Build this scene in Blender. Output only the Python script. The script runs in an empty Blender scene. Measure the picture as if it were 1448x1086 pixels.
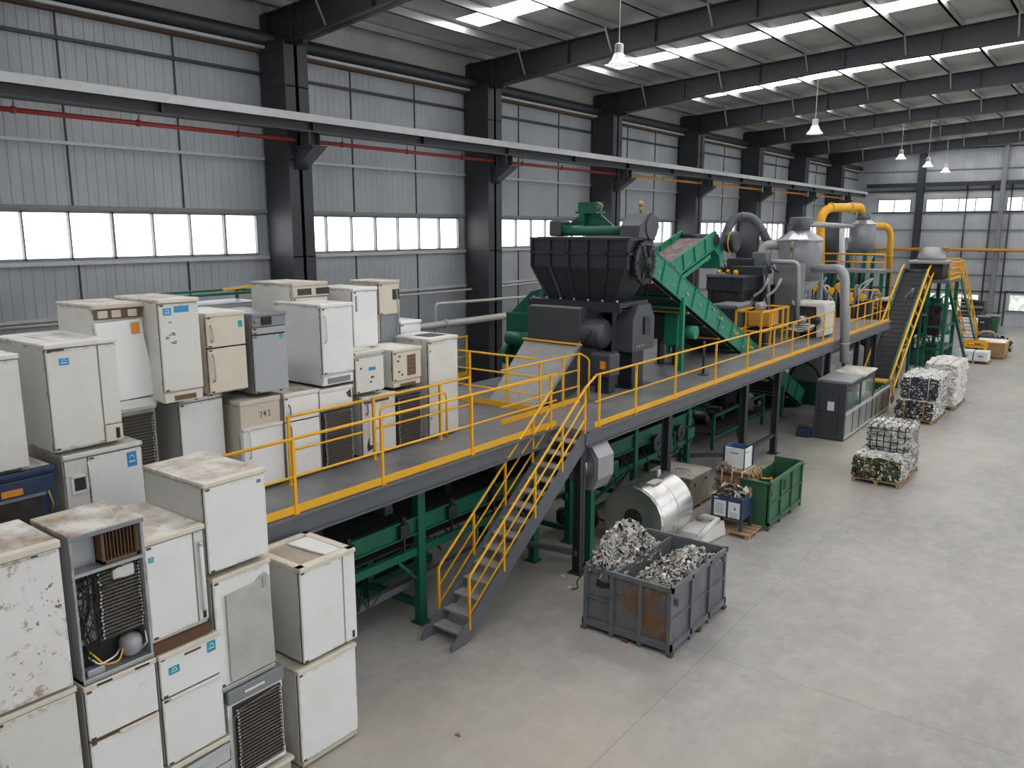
import bpy, bmesh, math, random
from mathutils import Vector, Matrix, noise
random.seed(7)
C = bpy.context.scene.collection
V = Vector
PI = math.pi

# ---------------------------------------------------------------- survey of the hall
# The camera stands at (0, 0, 7); X runs across the hall, Y along it, Z up.
FPX, VPX, VPY, CX, CY, CAMH = 1150.0, 1610.0, 325.0, 724.0, 543.0, 7.0
_d = V((VPX - CX, VPY - CY, FPX)).normalized()
_p = math.atan2(CY - VPY, FPX)
_u = V((0, -math.cos(_p), -math.sin(_p)))
_u = (_u - _d * _u.dot(_d)).normalized()
_x = _d.cross(_u)
AX = (_x, _d, _u)


def ray(px, py):
    v = V((px - CX, py - CY, FPX))
    return V((AX[0].dot(v), AX[1].dot(v), AX[2].dot(v)))


def on_x(px, py, X):
    r = ray(px, py)
    return V((0, 0, CAMH)) + r * (X / r.x)


def on_y(px, py, Y):
    r = ray(px, py)
    return V((0, 0, CAMH)) + r * (Y / r.y)


def on_z(px, py, Z=0.0):
    r = ray(px, py)
    return V((0, 0, CAMH)) + r * ((Z - CAMH) / r.z)


cam_data = bpy.data.cameras.new('camera')
cam = bpy.data.objects.new('camera', cam_data)
C.objects.link(cam)
cam_data.sensor_width = 36.0
cam_data.lens = FPX / 1448.0 * 36.0
cam_data.clip_end = 300
rt = V((AX[0].x, AX[1].x, AX[2].x))
dn = V((AX[0].y, AX[1].y, AX[2].y))
fw = V((AX[0].z, AX[1].z, AX[2].z))
m = Matrix.Identity(4)
for i in range(3):
    m[i][0], m[i][1], m[i][2] = rt[i], -dn[i], -fw[i]
m.translation = (0, 0, CAMH)
cam.matrix_world = m
bpy.context.scene.camera = cam


# ---------------------------------------------------------------- materials
class NT:
    def __init__(s, name):
        s.m = bpy.data.materials.new(name)
        s.m.use_nodes = True
        s.n = s.m.node_tree.nodes
        s.l = s.m.node_tree.links
        s.b = s.n['Principled BSDF']

    def node(s, t, **kw):
        n = s.n.new(t)
        for k, v in kw.items():
            setattr(n, k, v)
        return n

    def link(s, a, b):
        s.l.new(a, b)

    def pos(s, scale=(1, 1, 1)):
        g = s.node('ShaderNodeNewGeometry')
        mp = s.node('ShaderNodeMapping')
        mp.inputs['Scale'].default_value = scale
        mp.inputs['Location'].default_value = (0, 0, .377)
        s.link(g.outputs['Position'], mp.inputs['Vector'])
        return mp.outputs['Vector']

    def noise(s, scale, detail=3, rough=.55, vec=None, vscale=(1, 1, 1)):
        n = s.node('ShaderNodeTexNoise')
        n.inputs['Scale'].default_value = scale
        n.inputs['Detail'].default_value = detail
        n.inputs['Roughness'].default_value = rough
        s.link(vec or s.pos(vscale), n.inputs['Vector'])
        return n.outputs['Fac']

    def ramp(s, fac, a, b, ca=0.0, cb=1.0):
        r = s.node('ShaderNodeMapRange')
        r.inputs['From Min'].default_value = a
        r.inputs['From Max'].default_value = b
        r.inputs['To Min'].default_value = ca
        r.inputs['To Max'].default_value = cb
        s.link(fac, r.inputs['Value'])
        return r.outputs['Result']

    def mix(s, fac, a, b):
        n = s.node('ShaderNodeMix', data_type='RGBA')
        for v, i in ((fac, 0), (a, 6), (b, 7)):
            if hasattr(v, 'is_linked') or isinstance(v, bpy.types.NodeSocket):
                s.link(v, n.inputs[i])
            elif i == 0:
                n.inputs[0].default_value = v
            else:
                n.inputs[i].default_value = (*v, 1)
        return n.outputs[2]

    def math(s, op, a, b=0.0):
        n = s.node('ShaderNodeMath', operation=op)
        for v, i in ((a, 0), (b, 1)):
            if isinstance(v, bpy.types.NodeSocket):
                s.link(v, n.inputs[i])
            else:
                n.inputs[i].default_value = v
        return n.outputs[0]

    def color(s, v):
        if isinstance(v, bpy.types.NodeSocket):
            s.link(v, s.b.inputs['Base Color'])
        else:
            s.b.inputs['Base Color'].default_value = (*v, 1)

    def set(s, rough=.5, metal=0.0, **kw):
        s.b.inputs['Roughness'].default_value = rough
        s.b.inputs['Metallic'].default_value = metal
        for k, v in kw.items():
            s.b.inputs[k].default_value = v

    def bump(s, h, strength=.3, dist=.02):
        n = s.node('ShaderNodeBump')
        n.inputs['Strength'].default_value = strength
        n.inputs['Distance'].default_value = dist
        s.link(h, n.inputs['Height'])
        s.link(n.outputs['Normal'], s.b.inputs['Normal'])


def edge_mask(t, lo=.93, hi=.995):
    """how close a point is to an edge of its own box (two of the three box coordinates at an end)"""
    tc = t.node('ShaderNodeTexCoord')
    sx = t.node('ShaderNodeSeparateXYZ')
    t.link(tc.outputs['Generated'], sx.inputs[0])
    a = [t.math('ABSOLUTE', t.math('MULTIPLY_ADD', sx.outputs[i], 2.0)) for i in range(3)]
    for q in a:
        q.node.inputs[0].links[0].from_node.inputs[2].default_value = -1.0
    mx = t.math('MAXIMUM', t.math('MAXIMUM', a[0], a[1]), a[2])
    mn = t.math('MINIMUM', t.math('MINIMUM', a[0], a[1]), a[2])
    sm = t.math('ADD', t.math('ADD', a[0], a[1]), a[2])
    mid = t.math('SUBTRACT', t.math('SUBTRACT', sm, mx), mn)
    return t.ramp(mid, lo, hi)


def enamel(name, col, dirt=(.42, .36, .28), amount=.35, rust=.25, specks=0.0, rough=.38):
    t = NT(name)
    big = t.ramp(t.noise(2.2, 4), .42, .72, 0, amount)
    c = t.mix(big, col, tuple(q * .55 + d * .45 for q, d in zip(col, dirt)))
    streak = t.ramp(t.noise(3.0, 4, vscale=(6, 6, .7)), .56, .75, 0, amount * .8)
    c = t.mix(streak, c, tuple(q * .6 + d * .4 for q, d in zip(col, dirt)))
    em = t.math('MULTIPLY', edge_mask(t), t.ramp(t.noise(4.5, 6, .7), .48, .60))
    c = t.mix(t.math('MULTIPLY', em, min(.85, rust * 2.4)), c, (.17, .085, .036))
    sp = t.ramp(t.noise(30, 2), .715, .73)
    zone = t.ramp(t.noise(1.9, 2), .52, .66)
    c = t.mix(t.math('MULTIPLY', t.math('MULTIPLY', sp, zone), .45), c, (.10, .075, .055))
    if specks:
        s1 = t.ramp(t.noise(15, 4, .65), .60, .63)
        z1 = t.ramp(t.noise(1.6, 3), .44, .58)
        c = t.mix(t.math('MULTIPLY', t.math('MULTIPLY', s1, z1), specks), c, (.17, .08, .03))
        s2 = t.ramp(t.noise(4.5, 6, .7), .60, .66)
        c = t.mix(t.math('MULTIPLY', s2, specks * .8), c, (.26, .14, .06))
    t.color(c)
    t.set(rough)
    return t.m


def dusty(name, col, dust, amount=.8, rough=.75, scale=2.6):
    t = NT(name)
    f = t.ramp(t.noise(scale, 5, .6), .36, .60, 0, amount)
    c = t.mix(f, col, dust)
    g = t.ramp(t.noise(9, 5, .65), .60, .68, 0, .7)
    c = t.mix(g, c, tuple(q * .45 for q in dust))
    t.color(c)
    t.set(rough)
    return t.m


def paint(name, col, rough=.5, metal=0.0, wear=.25, wearcol=None, scale=3.0, chip=0.0, chipcol=(.2, .1, .05)):
    t = NT(name)
    f = t.ramp(t.noise(scale, 5), .4, .7, 0, wear)
    c = t.mix(f, col, wearcol or tuple(min(1, q * .6 + .03) for q in col))
    if chip:
        g = t.ramp(t.noise(11, 4, .6), .62, .66, 0, chip)
        c = t.mix(g, c, chipcol)
    t.color(c)
    t.set(rough, metal)
    return t.m


def emit(name, col, strength):
    t = NT(name)
    t.color((.8, .8, .8))
    t.b.inputs['Emission Color'].default_value = (*col, 1)
    t.b.inputs['Emission Strength'].default_value = strength
    t.set(.4)
    return t.m


M = {}
M['white'] = enamel('white_enamel', (.80, .80, .79), amount=.22, rust=.27)
M['white2'] = enamel('old_white_enamel', (.70, .69, .65), amount=.35, rust=.35)
M['cream'] = enamel('cream_enamel', (.66, .60, .49), amount=.3, rust=.3)
M['beige'] = enamel('beige_enamel', (.56, .50, .41), amount=.4, rust=.45)
M['side'] = enamel('side_enamel', (.60, .59, .55), amount=.35, rust=.2)
M['rusty'] = enamel('rust_speckled_enamel', (.78, .77, .75), amount=.3, rust=.45, specks=.95)
M['trim'] = enamel('cream_trim', (.70, .645, .54), amount=.5, rust=.6)
M['dusttop'] = dusty('dusty_top', (.72, .70, .67), (.42, .355, .29), .85)
M['rusttop'] = dusty('rusty_top', (.66, .64, .60), (.27, .19, .125), .9, scale=2.0)
M['cleantop'] = dusty('clean_top', (.72, .72, .71), (.52, .48, .42), .5)
def hammered():
    t = NT('hammered_door')
    t.color(t.mix(t.ramp(t.noise(3, 5), .4, .65), (.50, .50, .47), (.44, .435, .40)))
    t.set(.32, .1)
    v = t.node('ShaderNodeTexVoronoi')
    v.inputs['Scale'].default_value = 95
    t.link(t.pos(), v.inputs['Vector'])
    t.bump(v.outputs['Distance'], .45, .012)
    return t.m


M['texdoor'] = hammered()
M['greyf'] = enamel('grey_enamel', (.20, .22, .24), amount=.4, rust=.3)
M['greyf2'] = enamel('pale_grey_enamel', (.36, .38, .40), amount=.4, rust=.3)
M['navy'] = paint('navy_paint', (.022, .045, .105), .45, wear=.3, chip=.25)
M['gap'] = paint('gasket_black', (.02, .02, .02), .8, wear=0)
M['coil'] = paint('condenser_black', (.035, .032, .030), .5, .3, wear=.5, wearcol=(.10, .085, .07))
M['wire'] = paint('condenser_wire', (.20, .18, .16), .4, .6, wear=.4, wearcol=(.10, .07, .05))
M['zinc'] = paint('zinc_sheet', (.45, .46, .47), .38, .7, wear=.3)
M['chrome'] = paint('dull_steel', (.55, .55, .54), .3, .8, wear=.3)
M['brown'] = paint('brown_slats', (.16, .085, .045), .7, wear=.4)
M['rustm'] = paint('rust', (.13, .065, .032), .85, wear=.5, wearcol=(.06, .035, .022))
M['sticker'] = paint('blue_sticker', (.03, .28, .58), .4, wear=.15)
M['teal'] = paint('teal_sticker', (.03, .33, .43), .4, wear=.15)
M['paper'] = paint('paper_white', (.74, .76, .78), .6, wear=.1)
M['orange'] = paint('orange_label', (.72, .28, .03), .5, wear=.1)
M['black'] = paint('black_rubber', (.015, .015, .016), .7, wear=.2)
M['inkgrey'] = paint('printed_grey', (.24, .24, .24), .6, wear=.1)
# plant and steel
M['col'] = paint('dark_grey_steel', (.030, .034, .040), .5, wear=.35, wearcol=(.045, .049, .055))
M['deckbeam'] = paint('deck_beam_grey', (.105, .115, .130), .42, wear=.35, wearcol=(.15, .155, .16))
M['yellow'] = paint('safety_yellow', (.84, .43, .016), .40, wear=.25, wearcol=(.70, .35, .02), chip=.18, chipcol=(.24, .14, .05))
M['green'] = paint('machine_green', (.006, .115, .066), .42, wear=.4, wearcol=(.008, .07, .042), chip=.35, chipcol=(.05, .06, .05))
M['green2'] = paint('bright_machine_green', (.016, .235, .145), .42, wear=.35, wearcol=(.015, .145, .088), chip=.3, chipcol=(.22, .2, .12))
M['bingreen'] = paint('bin_green', (.030, .125, .055), .5, wear=.35, chip=.2)
M['charcoal'] = paint('charcoal_machine_paint', (.016, .019, .026), .45, wear=.4, wearcol=(.027, .03, .038), chip=.12, chipcol=(.16, .16, .16))
M['charcoal2'] = paint('slate_machine_paint', (.050, .054, .064), .40, wear=.35, wearcol=(.07, .075, .085))
M['silver'] = paint('galvanised_grey', (.36, .37, .385), .4, .35, wear=.3, wearcol=(.28, .285, .30))
M['silo'] = paint('silo_grey', (.215, .222, .238), .42, .12, wear=.35, wearcol=(.17, .175, .19))
M['pipe'] = paint('pale_pipe', (.50, .50, .48), .45, .1, wear=.3)
M['whitepipe'] = paint('white_pipe', (.66, .67, .67), .45, wear=.2)
M['duct'] = paint('duct_grey', (.14, .15, .165), .45, .2, wear=.3)
M['belt'] = paint('belt_rubber', (.022, .023, .025), .75, wear=.4, wearcol=(.05, .048, .045))
M['beltb'] = dusty('belt_dusty', (.12, .085, .075), (.30, .25, .23), .8, scale=4)
M['stainless'] = paint('stainless_sheet', (.74, .73, .71), .26, .95, wear=.35, wearcol=(.48, .47, .45))
M['chute'] = dusty('chute_steel', (.25, .26, .265), (.36, .34, .31), .6, rough=.45)
M['dusty_plate'] = dusty('dusty_plate', (.30, .26, .22), (.42, .35, .28), .8)
M['redpipe'] = paint('red_pipe', (.33, .035, .028), .45, wear=.3)
M['orangepipe'] = paint('orange_pipe', (.62, .30, .06), .5, wear=.2)
M['girt'] = paint('girt_grey', (.20, .21, .22), .5, wear=.3)
M['rail'] = paint('crane_rail_grey', (.50, .51, .51), .5, .2, wear=.4, wearcol=(.34, .34, .34))
M['wood'] = paint('pallet_wood', (.38, .25, .13), .8, wear=.5, wearcol=(.24, .15, .08))
M['card'] = paint('cardboard', (.36, .22, .12), .85, wear=.5, wearcol=(.22, .13, .07))
M['plasticw'] = paint('white_plastic', (.68, .67, .64), .45, wear=.25)
M['bluein'] = paint('blue_inside', (.05, .13, .26), .5, wear=.2)
M['brass'] = paint('gauge_brass', (.40, .28, .10), .4, .5, wear=.3)


def floor_mat():
    t = NT('concrete_floor')
    a = t.ramp(t.noise(.22, 5, .6), .35, .66)
    b = t.ramp(t.noise(1.4, 6, .65), .35, .7)
    c = t.mix(a, (.315, .30, .285), (.43, .415, .395))
    c = t.mix(t.math('MULTIPLY', b, .35), c, (.25, .238, .224))
    s = t.ramp(t.noise(.55, 7, .68, vscale=(1, .55, 1)), .42, .70, 0, .75)
    c = t.mix(s, c, (.235, .225, .212))
    s2 = t.ramp(t.noise(3.2, 7, .72, vscale=(1, .7, 1)), .46, .66, 0, .34)
    c = t.mix(s2, c, (.50, .475, .44))
    s3 = t.ramp(t.noise(7, 6, .7), .52, .7, 0, .35)
    c = t.mix(s3, c, (.20, .19, .18))
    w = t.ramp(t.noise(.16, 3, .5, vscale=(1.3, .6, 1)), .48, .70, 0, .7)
    c = t.mix(w, c, (.52, .455, .37))  # warm patches put a hint of warm light into the concrete colour
    # saw-cut joints every 6 m
    for ax, period, off in ((0, 5.2, .46), (1, 6.0, .5)):
        sx = t.node('ShaderNodeSeparateXYZ')
        t.link(t.pos(), sx.inputs[0])
        f = t.math('FRACT', t.math('ADD', t.math('DIVIDE', sx.outputs[ax], period), off))
        d = t.math('ABSOLUTE', t.math('SUBTRACT', f, .5))
        j = t.ramp(d, .0, .0022, .6, 0)
        c = t.mix(j, c, (.12, .115, .11))
    t.color(c)
    t.set(.38)
    return t.m


def deck_mat():
    t = NT('deck_plate')
    c = t.mix(t.ramp(t.noise(.9, 5, .6), .38, .64), (.135, .138, .145), (.215, .215, .215))
    c = t.mix(t.ramp(t.noise(2.2, 6, .65, vscale=(1, .5, 1)), .58, .72, 0, .5), c, (.30, .27, .235))
    c = t.mix(t.ramp(t.noise(.55, 5, .65, vscale=(1, .3, 1)), .62, .70, 0, .35), c, (.42, .29, .12))
    sx = t.node('ShaderNodeSeparateXYZ')
    t.link(t.pos(), sx.inputs[0])
    for ax, per in ((1, 1.52), (0, 1.27)):
        f = t.math('FRACT', t.math('DIVIDE', sx.outputs[ax], per))
        j = t.ramp(t.math('ABSOLUTE', t.math('SUBTRACT', f, .5)), .0, .006, .6, 0)
        c = t.mix(j, c, (.05, .05, .05))
    t.color(c)
    t.set(.42, .1)
    return t.m


def wall_mat(name, axis):
    t = NT(name)
    sx = t.node('ShaderNodeSeparateXYZ')
    t.link(t.pos(), sx.inputs[0])
    u = sx.outputs[axis]
    f = t.math('FRACT', t.math('DIVIDE', u, .22))
    rib = t.ramp(t.math('ABSOLUTE', t.math('SUBTRACT', f, .5)), .0, .045, 1, 0)
    f2 = t.math('FRACT', t.math('DIVIDE', u, .10))
    rib2 = t.ramp(t.math('ABSOLUTE', t.math('SUBTRACT', f2, .5)), .0, .12, .25, 0)
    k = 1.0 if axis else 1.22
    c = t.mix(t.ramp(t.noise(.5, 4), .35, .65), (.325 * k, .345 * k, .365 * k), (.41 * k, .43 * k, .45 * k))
    c = t.mix(t.math('MULTIPLY', rib, .55), c, (.17, .18, .185))
    st = t.ramp(t.noise(1.2, 4, vscale=(1.2, 1.2, .1)), .55, .75, 0, .35)
    c = t.mix(st, c, (.28, .27, .25))
    t.color(c)
    t.set(.5, .15)
    t.bump(t.math('ADD', rib, rib2), .5, .02)
    return t.m


def roof_mat():
    t = NT('roof_sheet')
    sx = t.node('ShaderNodeSeparateXYZ')
    t.link(t.pos(), sx.inputs[0])
    f = t.math('FRACT', t.math('DIVIDE', sx.outputs[1], .33))
    rib = t.ramp(t.math('ABSOLUTE', t.math('SUBTRACT', f, .5)), .0, .06, 1, 0)
    c = t.mix(t.ramp(t.noise(.7, 5), .35, .65), (.42, .41, .39), (.52, .51, .49))
    t.color(c)
    t.set(.45, .2)
    t.bump(rib, .3, .02)
    return t.m


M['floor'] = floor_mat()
M['deck'] = deck_mat()
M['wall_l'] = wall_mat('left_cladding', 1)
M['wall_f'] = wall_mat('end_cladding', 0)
M['roof'] = roof_mat()
M['skylight'] = emit('skylight_daylight', (1, 1, 1), 7.0)
M['window'] = emit('window_daylight', (.97, .99, 1), 2.4)
M['farwin'] = emit('end_window_daylight', (.97, 1, .97), 1.5)


def garden_win():
    t = NT('low_window_view')
    c = t.mix(t.ramp(t.noise(2.2, 5, .65), .42, .6), (.85, .90, .86), (.42, .52, .38))
    t.color((.1, .1, .1))
    t.link(c, t.b.inputs['Emission Color'])
    t.b.inputs['Emission Strength'].default_value = .9
    t.set(.2)
    return t.m


M['gardenwin'] = garden_win()
M['lampglow'] = emit('lamp_shade', (1, 1, 1), .35)


def glass_mat():
    t = NT('booth_glass')
    t.color((.75, .86, .82))
    t.set(.05, 0, **{'Transmission Weight': .9, 'IOR': 1.2})
    t.b.inputs['Alpha'].default_value = .45
    return t.m


M['glass'] = glass_mat()


def film_mat():
    t = NT('clear_film')
    t.color((.8, .82, .83))
    t.set(.15, 0)
    t.b.inputs['Alpha'].default_value = .5
    return t.m


M['film'] = film_mat()


def bale_mat(name, cols, scale=14.0):
    t = NT(name)
    v = t.node('ShaderNodeTexVoronoi')
    v.inputs['Scale'].default_value = scale
    t.link(t.pos((1, 1, 1.6)), v.inputs['Vector'])
    sx = t.node('ShaderNodeSeparateColor')
    t.link(v.outputs['Color'], sx.inputs[0])
    r = t.node('ShaderNodeValToRGB')
    r.color_ramp.interpolation = 'CONSTANT'
    el = r.color_ramp.elements
    while len(el) < len(cols):
        el.new(.5)
    acc = 0.0
    tot = sum(w for w, c in cols)
    for e, (w, c) in zip(el, cols):
        e.position = acc / tot
        e.color = (*c, 1)
        acc += w
    t.link(sx.outputs[0], r.inputs[0])
    dk = t.ramp(t.noise(5, 5, .7), .55, .75, 0, .4)
    t.color(t.mix(dk, r.outputs[0], (.08, .075, .07)))
    t.set(.5)
    t.bump(t.math('ADD', v.outputs['Distance'], t.noise(18, 4)), .8, .05)
    return t.m


M['bale_white'] = bale_mat('bale_white', [(6, (.72, .71, .68)), (4, (.60, .59, .56)), (.8, (.30, .29, .27)), (.8, (.62, .55, .42))], 13)
M['bale_pale'] = bale_mat('bale_pale', [(6, (.72, .71, .68)), (3, (.62, .60, .56)), (.6, (.40, .34, .26))], 8)
M['bale_dark'] = bale_mat('bale_navy', [(6, (.025, .032, .05)), (2, (.06, .07, .09)), (1, (.55, .58, .6)), (.5, (.30, .17, .06))], 16)
M['bale_green'] = bale_mat('bale_green', [(4, (.035, .045, .02)), (3, (.09, .13, .02)), (2, (.025, .03, .03)), (1, (.28, .28, .08)), (.8, (.55, .56, .54))], 13)
M['scrapw'] = paint('scrap_pale', (.66, .66, .64), .35, .3, wear=.3)
M['scrapg'] = paint('scrap_grey', (.40, .40, .40), .35, .4, wear=.4)
M['scrapd'] = paint('scrap_dark', (.05, .045, .04), .5, .3, wear=.5, wearcol=(.14, .11, .08))
M['scrapt'] = paint('scrap_tan', (.33, .28, .22), .5, .2, wear=.5, wearcol=(.2, .12, .07))


def rustbin_mat():
    t = NT('grey_bin_paint')
    c = t.mix(t.ramp(t.noise(2, 5), .4, .7), (.125, .132, .145), (.18, .185, .195))
    g = t.ramp(t.noise(12, 4, .6), .63, .68, 0, .5)
    t.color(t.mix(g, c, (.22, .12, .06)))
    t.set(.5, .2)
    return t.m


def rustpanel_mat():
    t = NT('rust_streaked_panel')
    c = t.mix(t.ramp(t.noise(2, 5), .4, .7), (.125, .132, .145), (.18, .185, .195))
    r = t.ramp(t.noise(1.7, 6, .65, vscale=(1.5, 1.5, 1)), .43, .52, 0, .95)
    t.color(t.mix(r, c, (.20, .095, .038)))
    t.set(.65, .1)
    return t.m


M['bin'] = rustbin_mat()
M['binrust'] = rustpanel_mat()


# ---------------------------------------------------------------- mesh building
class MB:
    def __init__(s):
        s.bm = bmesh.new()
        s.mats = []

    def _mi(s, mat):
        if mat is None:
            return 0
        if mat not in s.mats:
            s.mats.append(mat)
        return s.mats.index(mat) + 1

    def face(s, vs, mi=0, smooth=False):
        try:
            f = s.bm.faces.new(vs)
        except ValueError:
            return None
        f.material_index = mi
        f.smooth = smooth
        return f

    def box(s, lo, hi, mat=None, bevel=0.0, mx=None):
        mi = s._mi(mat)
        x0, y0, z0 = lo
        x1, y1, z1 = hi
        x0, x1 = min(x0, x1), max(x0, x1)
        y0, y1 = min(y0, y1), max(y0, y1)
        z0, z1 = min(z0, z1), max(z0, z1)
        co = [(x0, y0, z0), (x1, y0, z0), (x1, y1, z0), (x0, y1, z0), (x0, y0, z1), (x1, y0, z1), (x1, y1, z1), (x0, y1, z1)]
        vs = [s.bm.verts.new((mx @ V(c)) if mx else c) for c in co]
        fs = [s.face([vs[i] for i in q], mi) for q in ((3, 2, 1, 0), (4, 5, 6, 7), (0, 1, 5, 4), (1, 2, 6, 5), (2, 3, 7, 6), (3, 0, 4, 7))]
        if bevel:
            es = list({e for f in fs for e in f.edges})
            r = bmesh.ops.bevel(s.bm, geom=es, offset=bevel, segments=2, profile=.5, affect='EDGES', clamp_overlap=True)
            for f in r['faces']:
                f.material_index = mi
        return s

    def hexa(s, pts, mat=None):
        """eight corners: bottom ring then top ring"""
        mi = s._mi(mat)
        vs = [s.bm.verts.new(p) for p in pts]
        for q in ((3, 2, 1, 0), (4, 5, 6, 7), (0, 1, 5, 4), (1, 2, 6, 5), (2, 3, 7, 6), (3, 0, 4, 7)):
            s.face([vs[i] for i in q], mi)
        return s

    def bar(s, a, b, w, h=None, mat=None, up=(0, 0, 1)):
        """rectangular bar from a to b"""
        a, b = V(a), V(b)
        h = h or w
        d = (b - a).normalized()
        u = V(up)
        if abs(d.dot(u)) > .98:
            u = V((0, 1, 0))
        sx = d.cross(u).normalized()
        uy = sx.cross(d).normalized()
        mi = s._mi(mat)
        r = []
        for p in (a, b):
            r.append([s.bm.verts.new(p + sx * (i * w / 2) + uy * (j * h / 2)) for i, j in ((-1, -1), (1, -1), (1, 1), (-1, 1))])
        for k in range(4):
            s.face([r[0][k], r[0][(k + 1) % 4], r[1][(k + 1) % 4], r[1][k]], mi)
        s.face(r[0][::-1], mi)
        s.face(r[1], mi)
        return s

    def tube(s, pts, r, mat=None, n=8, cap=True, smooth=True):
        pts = [V(p) for p in pts]
        mi = s._mi(mat)
        rs = r if isinstance(r, (list, tuple)) else [r] * len(pts)
        rings = []
        prev = None
        for i, p in enumerate(pts):
            if i == 0:
                d = pts[1] - p
            elif i == len(pts) - 1:
                d = p - pts[i - 1]
            else:
                d = (pts[i + 1] - p).normalized() + (p - pts[i - 1]).normalized()
            d = d.normalized()
            if prev is None:
                u = V((0, 0, 1)) if abs(d.z) < .9 else V((0, 1, 0))
                a = d.cross(u).normalized()
            else:
                a = (prev - d * prev.dot(d)).normalized()
            prev = a
            b = d.cross(a)
            k = 1.0
            if 0 < i < len(pts) - 1:
                c = (pts[i + 1] - p).normalized().dot((p - pts[i - 1]).normalized())
                k = 1 / max(.5, math.sqrt(max(.01, (1 + c) / 2)))
            k = 1.0 if n > 6 and k < 1.02 else k
            rings.append([s.bm.verts.new(p + (a * math.cos(2 * PI * j / n) + b * math.sin(2 * PI * j / n)) * rs[i]) for j in range(n)])
        for q, w in zip(rings, rings[1:]):
            for j in range(n):
                s.face([q[j], q[(j + 1) % n], w[(j + 1) % n], w[j]], mi, smooth)
        if cap:
            s.face(rings[0][::-1], mi)
            s.face(rings[-1], mi)
        return s

    def lathe(s, prof, center=(0, 0, 0), mat=None, n=32, axis='z', offs=None, smooth=True, cap=True):
        mi = s._mi(mat)
        c = V(center)
        rings = []
        split = set()
        for k in range(1, len(prof) - 1):
            a1 = math.atan2(prof[k][1] - prof[k - 1][1], prof[k][0] - prof[k - 1][0])
            a2 = math.atan2(prof[k + 1][1] - prof[k][1], prof[k + 1][0] - prof[k][0])
            if abs((a2 - a1 + PI) % (2 * PI) - PI) > .5:
                split.add(k)
        pairs, last = [], None
        for k, (r, z) in enumerate(prof):
            o = offs[k] if offs else (0, 0)
            for rep in range(2 if k in split else 1):
                ring = []
                for j in range(n):
                    a = 2 * PI * j / n
                    p = (r * math.cos(a) + o[0], r * math.sin(a) + o[1], z)
                    if axis == 'y':
                        p = (p[0], p[2], -p[1])
                    elif axis == 'x':
                        p = (p[2], p[0], p[1])
                    ring.append(s.bm.verts.new(c + V(p)))
                rings.append(ring)
                if rep == 0 and last is not None:
                    pairs.append((last, ring))
                last = ring
        for q, w in pairs:
            for j in range(n):
                s.face([q[j], q[(j + 1) % n], w[(j + 1) % n], w[j]], mi, smooth)
        if cap:
            s.face(rings[0][::-1], mi)
            s.face(rings[-1], mi)
        return s

    def prism(s, poly, axis, a, b, mat=None):
        """poly of 2-D points extruded along axis from a to b"""
        mi = s._mi(mat)
        def P(u, v, w):
            return {'x': (w, u, v), 'y': (u, w, v), 'z': (u, v, w)}[axis]
        A = [s.bm.verts.new(P(u, v, a)) for u, v in poly]
        B = [s.bm.verts.new(P(u, v, b)) for u, v in poly]
        s.face(A, mi)
        s.face(B[::-1], mi)
        n = len(poly)
        for i in range(n):
            s.face([A[i], B[i], B[(i + 1) % n], A[(i + 1) % n]], mi)
        return s

    def ball(s, c, r, mat=None, n=12):
        pr = [(max(1e-4, math.sin(PI * k / 8)) * r, -math.cos(PI * k / 8) * r) for k in range(9)]
        return s.lathe(pr, c, mat, n)

    def build(s, name, mat=None, parent=None, props=None):
        bmesh.ops.recalc_face_normals(s.bm, faces=s.bm.faces)
        me = bpy.data.meshes.new(name)
        s.bm.to_mesh(me)
        s.bm.free()
        for q in [mat or s.mats[0]] + s.mats:
            me.materials.append(q)
        o = bpy.data.objects.new(name, me)
        C.objects.link(o)
        if parent:
            o.parent = parent
        for k, v in (props or {}).items():
            o[k] = v
        return o


def thing(name, label, cat, loc=(0, 0, 0), rz=0.0, group=None, rot=None):
    o = bpy.data.objects.new(name, None)
    o.empty_display_size = .2
    C.objects.link(o)
    o.location = loc
    o.rotation_euler = rot or (0, 0, rz)
    o['label'] = label
    o['category'] = cat
    if group:
        o['group'] = group
    return o


def tag(o, label, cat, group=None):
    o['label'] = label
    o['category'] = cat
    if group:
        o['group'] = group
    return o


def struct(mb, name, mat, label=None, group=None, cat=None):
    o = mb.build(name, mat)
    o['kind'] = 'structure'
    if label:
        o['label'] = label
    if cat:
        o['category'] = cat
    if group:
        o['group'] = group
    return o


def copy_tree(o, loc, rz=None, label=None):
    r = o.copy()
    C.objects.link(r)
    r.location = loc
    if rz is not None:
        r.rotation_euler = (0, 0, rz)
    if label:
        r['label'] = label
    for ch in list(o.children):
        c = ch.copy()
        C.objects.link(c)
        c.parent = r
        for g in list(ch.children):
            k = g.copy()
            C.objects.link(k)
            k.parent = c
    return r


def bend(pts, r, seg=6):
    """round the corners of a polyline"""
    pts = [V(p) for p in pts]
    out = [pts[0]]
    for a, b, c in zip(pts, pts[1:], pts[2:]):
        d1, d2 = (a - b), (c - b)
        q = min(r, d1.length * .49, d2.length * .49)
        p1, p2 = b + d1.normalized() * q, b + d2.normalized() * q
        for k in range(seg + 1):
            t = k / seg
            out.append(p1 * (1 - t) ** 2 + b * 2 * t * (1 - t) + p2 * t * t)
    out.append(pts[-1])
    return out
# ================================================================ THE HALL
XW, XR, YN, YE = -18.3, 18.0, -7.0, 69.6
COLS = [5.8 + 8.0 * i for i in range(8)]          # frames along the hall
RT = lambda x: 12.4 + .065 * (min(x, 36 - x) + 17.2)   # top of a rafter
RB = lambda x: (11.54 + .112 * (x + 17.2)) if x < -13.5 else (11.955 + .082 * (x + 13.5) if x < -9 else 12.324 + .045 * (x + 9))
ZR = lambda x: RT(x) + .22                        # underside of the roof sheet

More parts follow.
